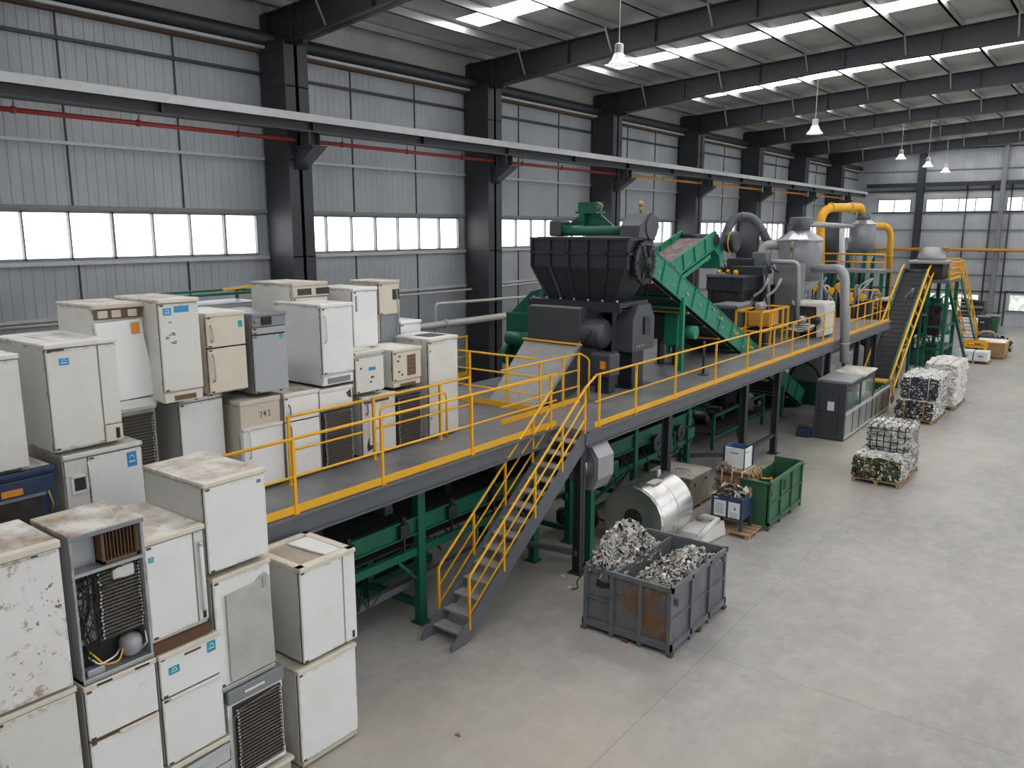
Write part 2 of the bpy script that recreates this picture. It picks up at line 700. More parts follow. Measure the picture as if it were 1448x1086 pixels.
struct(MB().box((XW - .3, YN, -.2), (XR, YE + .3, 0)), 'floor', M['floor'], 'pale grey worn concrete floor of the hall', cat='floor')

# left wall: cladding with a window opening in every bay
b = MB()
WZ0, WZ1 = 6.36, 7.40
wins = []
for i in range(-1, 8):
    y0 = COLS[0] + 8 * (i - 0) if i >= 0 else YN
    y1 = COLS[0] + 8 * (i + 1) if i < 7 else YE
    a, c = (y0 + .75, y1 - .62) if i >= 0 else (y0 + .5, y1 - .9)
    if i == 7:
        a, c = y0 + .7, y1 - .6
    b.box((XW - .2, y0, 0), (XW, y1, WZ0))
    b.box((XW - .2, y0, WZ1), (XW, y1, 13.0))
    b.box((XW - .2, y0, WZ0), (XW, a, WZ1))
    b.box((XW - .2, c, WZ0), (XW, y1, WZ1))
    wins.append((a, c))
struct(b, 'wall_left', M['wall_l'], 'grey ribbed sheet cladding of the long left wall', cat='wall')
for i, (a, c) in enumerate(wins):
    w = thing('window_%d' % (i + 1), '', 'window')
    del w['label'], w['category']
    w['kind'] = 'structure'
    MB().box((XW - .12, a, WZ0), (XW - .09, c, WZ1)).build('pane', M['window'], w)
    f = MB()
    n = 7 if c - a > 5 else 5
    f.box((XW - .1, a, WZ0), (XW + .02, c, WZ0 + .045)).box((XW - .1, a, WZ1 - .045), (XW + .02, c, WZ1))
    for k in range(n + 1):
        y = a + (c - a) * k / n
        t = .035 if k % 3 else .05
        f.box((XW - .1, y - t / 2, WZ0), (XW + .02, y + t / 2, WZ1))
    f.build('window_frame', M['girt'], w)
# horizontal girts, upright joints
for j, (z, t, mt) in enumerate(((10.9, .07, 'col'), (8.80, .07, 'rail'), (7.47, .08, 'girt'), (6.29, .08, 'rail'), (5.12, .07, 'rail'), (3.9, .07, 'girt'), (2.3, .07, 'girt'), (1.0, .07, 'girt'))):
    struct(MB().box((XW, YN, z - t / 2), (XW + .10, YE, z + t / 2)), 'girt', M[mt], cat='girt', group='girts along the left wall', label='horizontal steel girt running along the grey left wall')
for i in range(8):
    for k in (2.75, 5.35):
        y = COLS[0] + 8 * (i - 1) + k
        if y < YN + .5:
            continue
        for z0, z1 in ((7.5, 11.4), (.1, 6.3)):
            struct(MB().box((XW, y - .016, z0), (XW + .03, y + .016, z1)), 'trim_%d' % (i * 2 + (k > 3) + 1), M['col'])
b = MB().tube([(XW + .28, YN, 11.72), (XW + .28, YE, 11.72)], .17, n=10)
struct(b, 'eave_strut', M['col'], 'round dark strut along the top of the left wall', cat='strut')
struct(MB().box((XW, YN, 11.40), (XW + .2, YE, 11.45)), 'trim_20', M['rustm'])
struct(MB().box((XW, YN, 11.46), (XW + .34, YE, 11.53)), 'trim_21', M['rail'])

struct(MB().box((XW, YN, 11.8), (XW + .04, YE, 12.58)), 'trim_22', M['roof'])
# columns and rafters
for i, y in enumerate(COLS):
    b = MB()
    x1 = -17.2
    b.box((-18.1, y - .05, 0), (x1, y + .05, RT(x1)))                       # web
    b.box((x1 - .06, y - .36, 0), (x1, y + .36, 11.5))                      # inner flange
    b.box((-18.24, y - .24, 0), (-18.16, y + .24, 12.3))
    for z in (3.0, 6.3, 8.72, 10.5):
        b.box((-18.2, y - .345, z), (x1, y + .345, z + .03))
    b.box((-18.2, y - .225, 0), (-18.0, y - .215, 11.6))
    b.box((-18.2, y - .33, 0), (x1 - .03, y - .30, 11.6))
    # haunch panel
    b.box((-18.2, y - .06, 11.5), (x1 + .4, y + .06, RT(x1)))
    struct(b, 'column', M['col'], group='columns along the left wall', label='dark grey steel column standing against the left wall', cat='column')
    # corbel carrying the crane beam
    b = MB()
    b.prism([(x1, 8.5), (x1, 9.05), (-16.45, 9.05), (-16.45, 8.98)], 'y', y - .2, y + .2)
    b.box((-17.15, y - .24, 9.02), (-16.42, y + .24, 9.06))
    b.box((-16.95, y - .18, 9.06), (-16.6, y - .15, 9.38)).box((-16.95, y + .15, 9.06), (-16.6, y + .18, 9.38)).box((-16.8, y - .16, 9.06), (-16.76, y + .16, 9.38))
    struct(b, 'corbel', M['col'], group='crane beam corbels', label='dark corbel on a column carrying the crane beam', cat='bracket')
    # rafter
    b = MB()
    xs = [-18.2, -17.2, -13.5, -9.0, -4.5, 0.0]
    xs = xs + [-x for x in xs[-2::-1]]
    rb = lambda x: RB(-abs(x)) if x > -17.3 else 11.5
    rt_ = lambda x: 12.4 + .065 * (-abs(x) + 17.2)
    for xa, xb in zip(xs, xs[1:]):
        for lo, hi, hw in ((0, None, .04),):
            b.hexa([(xa, y - hw, rb(xa)), (xb, y - hw, rb(xb)), (xb, y + hw, rb(xb)), (xa, y + hw, rb(xa)),
                    (xa, y - hw, rt_(xa)), (xb, y - hw, rt_(xb)), (xb, y + hw, rt_(xb)), (xa, y + hw, rt_(xa))])
        for f, g in ((rb, 0), (rt_, -.03)):
            b.hexa([(xa, y - .18, f(xa) + g), (xb, y - .18, f(xb) + g), (xb, y + .18, f(xb) + g), (xa, y + .18, f(xa) + g),
                    (xa, y - .18, f(xa) + g + .03), (xb, y - .18, f(xb) + g + .03), (xb, y + .18, f(xb) + g + .03), (xa, y + .18, f(xa) + g + .03)])
    for x in [-17.2 + 2.9 * k for k in range(13)]:
        if abs(x) < 17.5:
            b.box((x - .015, y - .17, rb(x)), (x + .015, y + .17, rt_(x)))
    struct(b, 'rafter', M['col'], group='roof rafters', label='deep dark grey steel rafter spanning the hall under the roof', cat='rafter')
    # fly braces from purlin to bottom flange
    for x in (-15.9, -12.8, -9.7, -6.6, -3.5):
        struct(MB().bar((x, y - .55, rt_(x) + .1), (x, y - .1, rb(x) + .08), .05, .02), 'fly_brace', M['zinc'], group='fly braces', label='thin galvanised brace between purlin and rafter', cat='brace')

# purlins, roof sheet, skylights
for k in range(23):
    x = -17.5 + 1.55 * k
    z = 12.4 + .065 * (-abs(x) + 17.2)
    b = MB().box((x - .035, YN, z), (x + .035, YE, z + .2)).box((x - .035, YN, z), (x + .06, YE, z + .018))
    struct(b, 'purlin', M['zinc'], group='roof purlins', label='galvanised purlin running along the hall under the roof sheet', cat='purlin')
roof = MB()
zs = lambda x: 12.62 + .065 * (-abs(x) + 17.2)
def roofpatch(b, xa, xb, y0, y1, t=.06, dz=0):
    b.hexa([(xa, y0, zs(xa) + dz), (xb, y0, zs(xb) + dz), (xb, y1, zs(xb) + dz), (xa, y1, zs(xa) + dz),
            (xa, y0, zs(xa) + t + dz), (xb, y0, zs(xb) + t + dz), (xb, y1, zs(xb) + t + dz), (xa, y1, zs(xa) + t + dz)])
sky = [(5.8 + 8 * i + 4.35, 5.8 + 8 * i + 5.4) for i in range(-1, 8)]
prev = YN
for a, c in sky:
    for xa, xb in ((XW - .3, 0), (0, XR)):
        roofpatch(roof, xa, xb, prev, a)
    roofpatch(roof, XW - .3, -15.7, a, c)
    roofpatch(roof, 15.7, XR, a, c)
    roofpatch(roof, -.8, 0, a, c)
    roofpatch(roof, 0, .8, a, c)
    prev = c
for xa, xb in ((XW - .3, 0), (0, XR)):
    roofpatch(roof, xa, xb, prev, YE)
struct(roof, 'ceiling', M['roof'], 'pale grey metal roof sheeting over the hall', cat='ceiling')
for a, c in sky:
    b = MB()
    roofpatch(b, -15.7, -.8, a, c, .03, .01)
    roofpatch(b, .8, 15.7, a, c, .03, .01)
    struct(b, 'skylight', M['skylight'], group='roof skylight strips', label='bright translucent skylight strip across the roof', cat='skylight')

# end wall
holes = [(-16.55, -14.2, 8.36, 9.28), (-13.12, -8.7, 8.36, 9.28), (-7.8, -3.0, 8.36, 9.32), (-1.5, 3.5, 8.36, 9.32), (5, 10, 8.36, 9.32), (-12.3, -8.95, 1.0, 2.25), (-6.95, -5.9, 1.1, 2.4)]
xs = sorted({XW - .2, XR} | {h[0] for h in holes} | {h[1] for h in holes})
zz = sorted({0.0, 14.2} | {h[2] for h in holes} | {h[3] for h in holes})
b = MB()
for xa, xb in zip(xs, xs[1:]):
    z0 = None
    for za, zb in zip(zz, zz[1:]):
        mx_, mz_ = (xa + xb) / 2, (za + zb) / 2
        if any(h[0] < mx_ < h[1] and h[2] < mz_ < h[3] for h in holes):
            continue
        b.box((xa, YE, za), (xb, YE + .2, zb))
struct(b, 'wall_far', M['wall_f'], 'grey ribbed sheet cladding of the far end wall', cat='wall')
for i, (xa, xb, za, zb) in enumerate(holes[:6]):
    w = thing('window_%d' % (i + 20), '', 'window')
    del w['label'], w['category']
    w['kind'] = 'structure'
    MB().box((xa, YE + .1, za), (xb, YE + .13, zb)).build('pane', M['farwin' if za > 3 else 'gardenwin'], w)
    f = MB()
    n = max(2, round((xb - xa) / 1.0))
    for k in range(n + 1):
        x = xa + (xb - xa) * k / n
        f.box((x - .03, YE - .03, za), (x + .03, YE + .1, zb))
    f.box((xa, YE - .04, za - .06), (xb, YE + .1, za + .02)).box((xa, YE - .04, zb - .02), (xb, YE + .1, zb + .05))
    f.build('window_frame', M['girt'], w)
for k, (z, t, mt) in enumerate(((12.9, .08, 'col'), (11.4, .08, 'girt'), (9.9, .08, 'col'), (8.28, .08, 'col'), (7.0, .08, 'girt'), (4.9, .08, 'girt'), (3.7, .08, 'girt'), (2.5, .08, 'col'), (1.0, .06, 'girt'))):
    struct(MB().box((XW, YE - .09, z - t / 2), (XR, YE, z + t / 2)), 'girt', M[mt], group='girts along the end wall', label='horizontal steel girt running along the far end wall', cat='girt')
struct(MB().box((XW + .9, YE - .4, 10.2), (XR, YE - .05, 10.5)), 'wind_beam', M['col'], 'dark horizontal beam across the far end wall above its windows', cat='beam')
for x, w, mt in ((-13.55, .46, 'col'), (-8.1, .3, 'girt'), (-2.6, .3, 'girt'), (3.2, .3, 'girt'), (9, .3, 'girt')):
    b = MB().box((x - w / 2, YE - .5, 0), (x + w / 2, YE - .42, 13.4)).box((x - .04, YE - .45, 0), (x + .04, YE - .05, 13.4)).box((x - w / 2, YE - .12, 0), (x + w / 2, YE - .02, 13.4))
    struct(b, 'wind_column', M[mt], group='columns of the end wall', label='upright steel column against the far end wall', cat='column')
for x in (-8.75, -7.55, -10.4):
    struct(MB().tube([(x, YE - .12, .2), (x, YE - .12, 10.2)], .05), 'downpipe', M['col'], group='thin pipes on the end wall', label='thin dark upright pipe on the far end wall', cat='pipe')
struct(MB().box((XW, YN - .2, 0), (XR, YN, 14)), 'wall_near', M['wall_f'], 'grey cladding of the near end wall behind the camera', cat='wall')  # unseen end wall, added to cut sky fill from the near side
# door in the end wall
d = thing('door_1', '', 'door')
del d['label'], d['category']
d['kind'] = 'structure'
MB().box((-7.2, YE - .05, .02), (-5.7, YE - .005, 2.5)).build('door_leaf', M['wall_f'], d)
MB().box((-6.95, YE - .07, 1.2), (-5.95, YE - .05, 2.3)).build('pane', M['gardenwin'], d)
f = MB()
f.box((-7.3, YE - .1, 0), (-7.2, YE - .0, 2.6)).box((-5.7, YE - .1, 0), (-5.6, YE, 2.6)).box((-7.3, YE - .1, 2.5), (-5.6, YE, 2.6)).box((-7.2, YE - .08, 1.1), (-5.7, YE - .05, 1.16))
f.build('door_frame', M['col'], d)

# crane runway, pipes
b = MB()
b.box((-17.0, YN, 9.72), (-16.55, 66, 9.77), M['rail'])
b.box((-16.56, YN, 9.61), (-16.50, 66, 9.77), M['rail'])
b.box((-16.80, YN, 9.77), (-16.72, 66, 9.83), M['rail'])
b.box((-16.82, YN, 9.42), (-16.74, 66, 9.72), M['col'])
b.box((-16.95, YN, 9.38), (-16.60, 66, 9.42), M['col'])
for i in range(-1, 16):
    b.box((-16.95, 5.8 + 4 * i - .015, 9.4), (-16.62, 5.8 + 4 * i + .015, 9.72), M['col'])
struct(b, 'crane_runway_beam', None, 'long crane runway beam with a pale rail on top beside the columns', cat='beam')
for i in range(-1, 8):
    y0, y1 = 5.8 + 8 * i + .35, 5.8 + 8 * i + 7.7
    p = thing('sprinkler_pipe', 'dark red pipe below the crane beam, bay %s' % ['behind the camera', 'nearest the camera', 'second from the camera', 'third from the camera', 'behind the shredder', 'fifth from the camera', 'sixth from the camera', 'seventh from the camera', 'at the end wall'][i + 1], 'pipe', (0, 0, 0), group='red pipes below the crane beam')
    if i == -1 or i > 6:
        bpy.data.objects.remove(p)
        continue
    MB().tube([(-17.0, y0, 9.2), (-17.0, y1, 9.2)], .05).build('pipe', M['redpipe' if i < 3 else 'orangepipe'], p)
    for k in (.12, .45, .78):
        y = y0 + (y1 - y0) * k
        f = MB().tube([(-17.0, y - .04, 9.2), (-17.0, y + .04, 9.2)], .07).tube([(-17.0, y, 9.2), (-16.97, y, 9.37)], .012)
        f.build('pipe_clamp', M['redpipe' if i < 3 else 'orangepipe'], p)
t = thing('gas_pipe', 'orange pipe running level across the far end wall', 'pipe')
MB().tube([(-17.5, YE - .66, 5.55), (XR, YE - .66, 5.55)], .12).build('pipe', M['orangepipe'], t)
for k in range(9):
    MB().box((-16.2 + 3.5 * k, YE - .62, 5.38), (-16.12 + 3.5 * k, YE - .02, 5.44)).build('bracket', M['col'], t)
t = thing('wall_conduit', 'thin grey conduit on the left wall behind the fridges', 'pipe')
MB().tube(bend([(-18.0, 2, 5.06), (-18.0, 17.2, 5.0), (-18.0, 22, 5.0), (-18, 26, 5.05)], .2), .04).build('pipe', M['pipe'], t)
t = thing('steam_pipe', 'thick pale pipe on the left wall ending behind the shredder', 'pipe')
MB().tube(bend([(-17.0, 10, 4.1), (-17.0, 16.8, 4.1), (-17.0, 20.5, 4.1), (-16.8, 25.5, 4.15)], .4), .11).build('pipe', M['pipe'], t)
for y in (12, 15.5, 19, 23.2):
    MB().tube([(-17.0, y - .05, 4.1), (-17.0, y + .05, 4.1)], .15).box((-18.28, y - .03, 4.03), (-17.0, y + .03, 4.08)).build('flange', M['pipe'], t)
t = thing('return_pipe', 'slim pale pipe with a step on the left wall below the window', 'pipe')
MB().tube(bend([(-17.05, 11, 3.35), (-17.05, 18.6, 3.35), (-17.05, 18.6, 4.75), (-17.05, 27, 4.6)], .15), .05).build('pipe', M['pipe'], t)

# high-bay lamps
LAMPS = [(875, 88, 18.0, 'bell-shaped white lamp hanging nearest the camera'), (1152, 186, 30.0, 'white lamp hanging second from the camera over the silo'),
         (1274, 223, 50.0, 'small white lamp, leftmost of the three hanging by the end wall'), (1312, 234, 50.0, 'small white lamp, middle one of the three hanging by the end wall'), (1337, 242, 54.0, 'small white lamp, rightmost of the three hanging by the end wall')]
for px, py, Y, lab in LAMPS:
    c = on_y(px, py, Y)
    t = thing('high_bay_lamp', lab, 'lamp', c, group='high bay lamps')
    MB().lathe([(.10, .20), (.13, .17), (.17, .06), (.27, -.05), (.275, -.08), (.24, -.07), (.12, .08), (.08, .16)], mat=None, n=24, cap=False).build('lamp_shade', M['lampglow'], t)
    MB().lathe([(.06, .18), (.105, .2), (.105, .40), (.08, .42), (.02, .44)], n=16).build('housing', M['whitepipe'], t)
    MB().tube([(0, 0, .43), (0, 0, zs(c.x) - c.z - .02)], .013).build('cable', M['whitepipe'], t)
# ================================================================ SCRAPPED FRIDGES
def coil_panel(p, x, ya, yb, za, zb, rows=18, yframe=True):
    """condenser of a fridge: dark back plate, serpentine tube, upright wires"""
    MB().box((x - .03, ya - .02, za - .02), (x, yb + .02, zb + .02)).build('condenser_plate', M['coil'], p)
    pts = []
    for k in range(rows):
        z = za + (zb - za) * (k + .5) / rows
        e = (ya + .02, yb - .02) if k % 2 == 0 else (yb - .02, ya + .02)
        pts += [(x + .02, e[0], z), (x + .02, e[1], z)]
    b = MB().tube(bend(pts, .03, 2), .010, n=6)
    q = b.build('condenser_coil', M['wire'], p)
    w = MB()
    n = 14
    for k in range(n + 1):
        y = ya + .05 + (yb - ya - .1) * k / n
        w.tube([(x + .032, y, za), (x + .032, y, zb)], .0028, n=4, cap=False)
    w.build('wires', M['wire'], q)
    for y in (ya + .015, yb - .015):
        c = MB()
        for k in range(rows):
            z = za + (zb - za) * (k + .5) / rows
            c.ball((x + .03, y + random.uniform(-.01, .01), z), .016, n=6)
        c.build('return_bend', M['zinc'], p)


def sticker(p, x, y, z, w, h, kind='sticker'):
    s = MB().box((x, y, z), (x + .004, y + w, z + h)).build('sticker', M[kind], p)
    b = MB()
    b.box((x + .004, y + w * .18, z + h * .30), (x + .006, y + w * .82, z + h * .40))
    b.tube([(x + .005, y + w * .25, z + h * .55), (x + .005, y + w * .4, z + h * .75), (x + .005, y + w * .6, z + h * .75), (x + .005, y + w * .75, z + h * .55)], w * .05, n=5)
    b.build('emblem', M['paper'], s)


def handle(p, x, y, za, zb, mat='white2', curved=True):
    pts = [(x, y, za), (x + .045, y, za + .04), (x + .05, y, (za + zb) / 2), (x + .045, y, zb - .04), (x, y, zb)] if curved else [(x, y, za), (x + .03, y, za), (x + .03, y, zb), (x, y, zb)]
    MB().tube(pts, .014, n=6).build('handle', M[mat], p)


def fridge(label, X, y0, y1, z0, z1, D=1.25, body='side', door='white', top='dusttop', trim='trim', doors=None, yaw=0.0, lean=0.0, group='scrapped fridges',
           plinth=0.0, name='scrap_fridge', cap=.045, feet=True, toprim=False, cat='fridge', doory=None, toplip=.015):
    W, H = y1 - y0, z1 - z0
    t = thing(name, label, cat, (X, y0, z0), group=group, rot=(0, lean, yaw))
    fz = .03 if feet else 0.0
    T = .05
    if not yaw and X > -9:
        t.rotation_euler.z = random.uniform(-.022, .022)
    elif not yaw:
        t.rotation_euler.z = random.uniform(-.03, .012)
    zc = H - cap
    ins = random.uniform(.004, .012)
    MB().box((-D, 0, fz), (-T, W, zc), bevel=.012).build('body', M[body], t)
    if top:
        if toprim:
            b = MB()
            for lo, hi in (((-D, 0), (-D + .1, W)), ((-.12, 0), (toplip, W)), ((-D, 0), (0, .1)), ((-D, W - .1), (0, W))):
                b.box((lo[0], lo[1] - .008, zc), (hi[0], hi[1] + .008, H), bevel=.01)
            b.build('lid_rim', M[trim], t)
            MB().box((-D + .05, .05, zc), (-.05, W - .05, zc + .012)).build('lid_insulation', M['dusty_plate'], t)
            MB().hexa([(-D + .15, W * .52, zc + .02), (-.16, W * .60, zc + .02), (-.14, W * .93, zc + .02), (-D + .15, W * .90, zc + .02),
                       (-D + .15, W * .52, zc + .045), (-.16, W * .60, zc + .045), (-.14, W * .93, zc + .045), (-D + .15, W * .90, zc + .045)]).build('loose_panel', M['white'], t)
        else:
            MB().box((-D - .005, -.008, zc), (-.06, W + .008, H), bevel=.012).build('top_panel', M[top], t)
            MB().box((-.075, -.010, zc - .012), (toplip, W + .010, H + .003), bevel=.012).build('top_trim', M[trim], t)
    if plinth:
        MB().box((-D + .02, .01, fz), (-.02, W - .01, plinth), bevel=.01).build('plinth', M[trim], t)
        MB().box((-.022, W * .25, plinth * .3), (-.015, W * .8, plinth * .72)).build('vent_grille', M['brown'], t)
    if doors is None:
        doors = [(max(plinth, .02) + .02, zc - .02)]
    if doors:
        a = min(d[0] for d in doors)
        c = max(d[1] for d in doors)
        da, db = doory or (.0, W)
        MB().box((-T - .004, da + .006, a), (-T + .014, db - .006, c)).build('door_gasket', M['gap'], t)
        for d in doors:
            MB().box((-T + .012, da + .004, d[0]), (0, db - .004, d[1]), bevel=.012).build('door', M[door], t)
        # hinges
        for d in doors:
            for z in (d[0] + .01, d[1] - .03):
                MB().box((-.04, da + .02, z), (.008, da + .07, z + .022)).build('hinge', M['rustm'], t)
    if feet:
        for yy in (.07, W - .07):
            for xx in (-.12, -D + .12):
                MB().lathe([(.028, 0), (.028, .02), (.018, .045)], (xx, yy, 0), n=8).build('foot', M['rustm'], t)
    return t, W, H


FR = 'fridges stacked on the floor by the camera'
G2 = 'fridges standing on the storage deck'
G3 = 'fridges stacked on top along the storage deck'
# ---- row on the floor (front faces on one line), nearest first
XF = -8.0
t, W, H = fridge('tall white fridge with a side handle under the rust-speckled one at the left edge', XF, 2.56, 3.30, 0, 2.50, .95, door='white2', doors=[(.06, 2.43)], group=FR, top='rusttop')
handle(t, 0, .07, 1.25, 2.0)
t, W, H = fridge('white fridge with rust speckles all over, top of its stack at the left edge', XF + .02, 2.45, 3.28, 2.50, 4.06, .95, body='rusty', door='rusty', top='rusttop', yaw=-.02, group=FR, cap=.06)
MB().box((.0, W - .26, H - .10), (.006, W - .20, H - .085)).build('badge', M['black'], t)

t, W, H = fridge('white two-door fridge under the open-backed one, rusty pull on its lower door', XF, 3.38, 4.13, 0, 2.44, .95, door='white', doors=[(.06, 1.80), (1.82, 2.38)], group=FR, top='cleantop')
MB().box((0, .30, 1.775), (.03, .72, 1.81), bevel=.008).build('handle', M['trim'], t)
MB().box((-.02, .02, 1.79), (.004, .72, 1.83)).build('door_seam', M['rustm'], t)
for y in (.12, .52):
    MB().box((.012, y, 2.405), (.02, y + .16, 2.425)).build('pull_slot', M['black'], t)
sticker(t, .0, .56, 2.14, .09, .10, 'paper')

# open-backed fridge
t = thing('open_back_fridge', 'fridge with its back open showing coil, cables and compressor', 'fridge', (XF, 3.38, 2.46), group=FR)
H, W, D = 1.58, .75, .80
b = MB()
b.box((-D, 0, 0), (0, .025, H)).box((-D, W - .025, 0), (0, W, H)).box((-D, 0, 0), (0, W, .03)).box((-D, .02, .02), (-.20, W - .02, H - .03))
b.build('body', M['greyf2'], t)
MB().box((-D - .01, -.012, H - .03), (.01, W + .012, H + .02), bevel=.01).build('top_panel', M['rusttop'], t)
MB().box((-.02, -.01, H - .05), (.015, W + .01, H), bevel=.006).build('top_trim', M['greyf'], t)
MB().box((-.20, .03, 1.22), (-.17, .30, 1.52)).build('back_plate', M['greyf2'], t)
b = MB()
b.box((-.20, .33, 1.18), (-.04, .36, 1.50)).box((-.20, W - .06, 1.18), (-.04, W - .03, 1.50)).box((-.20, .33, 1.18), (-.04, W - .03, 1.21)).box((-.2, .33, 1.18), (-.18, W - .03, 1.5))
for k in range(9):
    y = .385 + k * .037
    b.box((-.12, y, 1.20), (-.05, y + .008, 1.50))
b.build('evaporator_rack', M['brown'], t)
MB().box((-.2, .02, 1.14), (-.005, W - .02, 1.175)).build('shelf', M['zinc'], t)
coil_panel(t, -.10, .27, W - .03, .36, 1.10, rows=19)
b = MB()
rr = random.Random(3)
for k in range(9):
    y = .06 + rr.random() * .2
    pts = [(-.12, y, 1.12)]
    for q in range(7):
        pts.append((-.12 + rr.uniform(0, .07), min(.3, max(.04, y + rr.uniform(-.07, .07))), 1.12 - (q + 1) * .13 - rr.uniform(0, .03)))
    b.tube(pts, rr.uniform(.005, .011), n=5)
for k in range(4):
    z = 1.0 + rr.uniform(-.1, .12)
    b.tube([(-.1, .12, z - .05), (-.04, .3, z + .04), (-.06, .5, z + .08), (-.1, .66, z - .02)], .009, n=5)
b.build('cable', M['black'], t)
b = MB()
for k in range(8):
    b.box((-.19, .04 + rr.random() * .05, .35 + k * .09), (-.15 + rr.random() * .03, .14 + rr.random() * .1, .41 + k * .09))
b.build('insulation', M['zinc'], t)
MB().box((-.15, .42, .96), (-.05, .66, 1.10), bevel=.03).build('drain_tray', M['plasticw'], t)
MB().box((-.21, .03, .03), (-.19, W - .03, .33)).build('compressor_bay', M['gap'], t)
c = MB().lathe([(.02, -.11), (.09, -.10), (.115, -.05), (.118, .03), (.10, .08), (.05, .11), (.01, .115)], (-.10, .56, .20), n=20).build('compressor', M['silver'], t)
b = MB().tube(bend([(-.1, .45, .2), (-.03, .36, .16), (-.05, .2, .12), (-.1, .1, .25)], .05), .012, n=6).tube([(-.05, .62, .1), (-.02, .7, .18), (-.06, .71, .3)], .014, n=6)
b.build('pipe', M['chrome'], t)
MB().tube(bend([(-.08, .12, .3), (-.05, .25, .1), (-.04, .4, .08), (-.06, .46, .2)], .06), .011, n=5).build('yellow_wire', M['yellow'], t)
MB().box((-.12, .06, .05), (-.02, .24, .12), bevel=.01).build('relay_box', M['zinc'], t)
MB().box((-.03, 0, .0), (.012, W, .05), bevel=.008).build('sill', M['zinc'], t)

t, W, H = fridge('white two-door fridge with two teal stickers under the fridge on a wooden base', XF, 4.18, 4.93, 1.05, 2.42, .95, doors=[(.03, .83), (.85, 1.33)], group=FR, top='cleantop')
sticker(t, 0, W - .17, 1.16, .11, .13, 'teal')
sticker(t, 0, .10, 1.10, .13, .09, 'teal')
MB().box((0, .08, .80), (.028, W - .03, .84), bevel=.01).build('handle', M['white2'], t)
MB().box((0, .3, 1.26), (.01, .5, 1.28)).build('pull_slot', M['rustm'], t)
t, W, H = fridge('white fridge on a rusty wooden base, tall door handle on its far edge', XF - .02, 4.14, 4.84, 2.44, 3.75, 1.3, door='white', doors=[(.17, 1.24)], doory=(0, .56), group=FR, feet=False, body='white2')
MB().box((-1.3, .0, 0), (0, W, .12)).build('wooden_base', M['rustm'], t)
MB().box((-.05, .575, .17), (-.005, W - .01, 1.24), bevel=.01).build('side_panel', M['white2'], t)
MB().tube([(.0, .63, .30), (.03, .63, .33), (.03, .63, 1.08), (0, .63, 1.11)], .02, n=8).build('handle', M['white'], t)
MB().ball((.03, .63, 1.10), .03, n=10).build('handle_knob', M['chrome'], t)
MB().box((-.02, .62, .2), (0.0, .66, .32)).build('slot', M['gap'], t)
sticker(t, 0, .03, 1.06, .06, .06, 'teal')
# wrapped crate under it
t = thing('wrapped_unit', 'low unit wrapped in clear plastic film under the two-door fridge', 'appliance', (XF, 4.2, 0), group=FR)
MB().box((-.9, 0, .04), (-.03, .76, .98), bevel=.01).build('body', M['greyf'], t)
MB().box((-.93, -.02, .98), (.0, .78, 1.05), bevel=.015).build('top_trim', M['trim'], t)
b = MB()
for k in range(7):
    za = .1 + k * .12
    b.hexa([(.0, .0, za), (.005, .0, za), (.005, .75, za + .05), (0, .75, za + .05), (.02 * (k % 2), 0, za + .12), (.005 + .02 * (k % 2), 0, za + .12), (.005 + .03 * ((k + 1) % 2), .75, za + .17), (.03 * ((k + 1) % 2), .75, za + .17)])
b.build('plastic_film', M['film'], t)
for yy in (.1, .66):
    MB().box((-.8, yy - .04, 0), (-.1, yy + .04, .05)).build('skid', M['rustm'], t)

# stack 4
t, W, H = fridge('low beige crate-like base under the coil-backed fridge', XF + .03, 5.02, 5.84, 0, .30, 1.0, body='beige', door='beige', top='beige', doors=[], name='base_unit', group=FR, cat='appliance')
t, W, H = fridge('fridge turned back to front, black coil facing out, lowest of its stack', XF, 4.98, 5.76, .31, 1.60, 1.0, body='white2', doors=[], top='greyf', trim='greyf', group=FR, cap=.16)
MB().box((-.05, .0, .04), (-.03, W, H - .17)).build('back_plate', M['white'], t)
coil_panel(t, .0, .08, W - .06, .14, H - .24, rows=20)
MB().tube(bend([(.01, .10, .2), (.02, .04, .25), (.02, .04, H - .35), (.02, .12, H - .28), (.02, W - .08, H - .22), (.02, W - .03, H - .3), (.02, W - .03, .25), (.02, W - .1, .16)], .04), .010, n=6).build('pipe', M['wire'], t)
MB().box((.012, .22, H - .10), (.016, .5, H - .07)).build('label_strip', M['paper'], t)
t, W, H = fridge('white fridge with a hammered grey door panel, middle of its stack', XF - .02, 4.90, 5.69, 1.63, 3.06, 1.0, door='white', doors=[(.05, 1.37)], group=FR, plinth=.0)
MB().prism([(.14, .08), (W - .02, .08), (W - .04, 1.22), (W - .09, 1.28), (W - .17, 1.25), (W - .24, 1.20), (.14, 1.18)], 'x', .0, .035).build('door_panel', M['texdoor'], t)
MB().box((-.04, .01, -.01), (.02, W - .01, .05), bevel=.01).build('bottom_rail', M['zinc'], t)
MB().box((.035, W - .15, 1.10), (.05, W - .09, 1.25), bevel=.01).build('handle', M['greyf2'], t)
t, W, H = fridge('plain white fridge with a dusty tan lid, topmost of its stack', XF, 4.86, 5.68, 3.10, 4.21, 1.25, door='white', group=FR, top='dusttop', yaw=.015)
MB().box((0, W - .12, .95), (.01, W - .07, .99)).build('badge', M['greyf'], t)
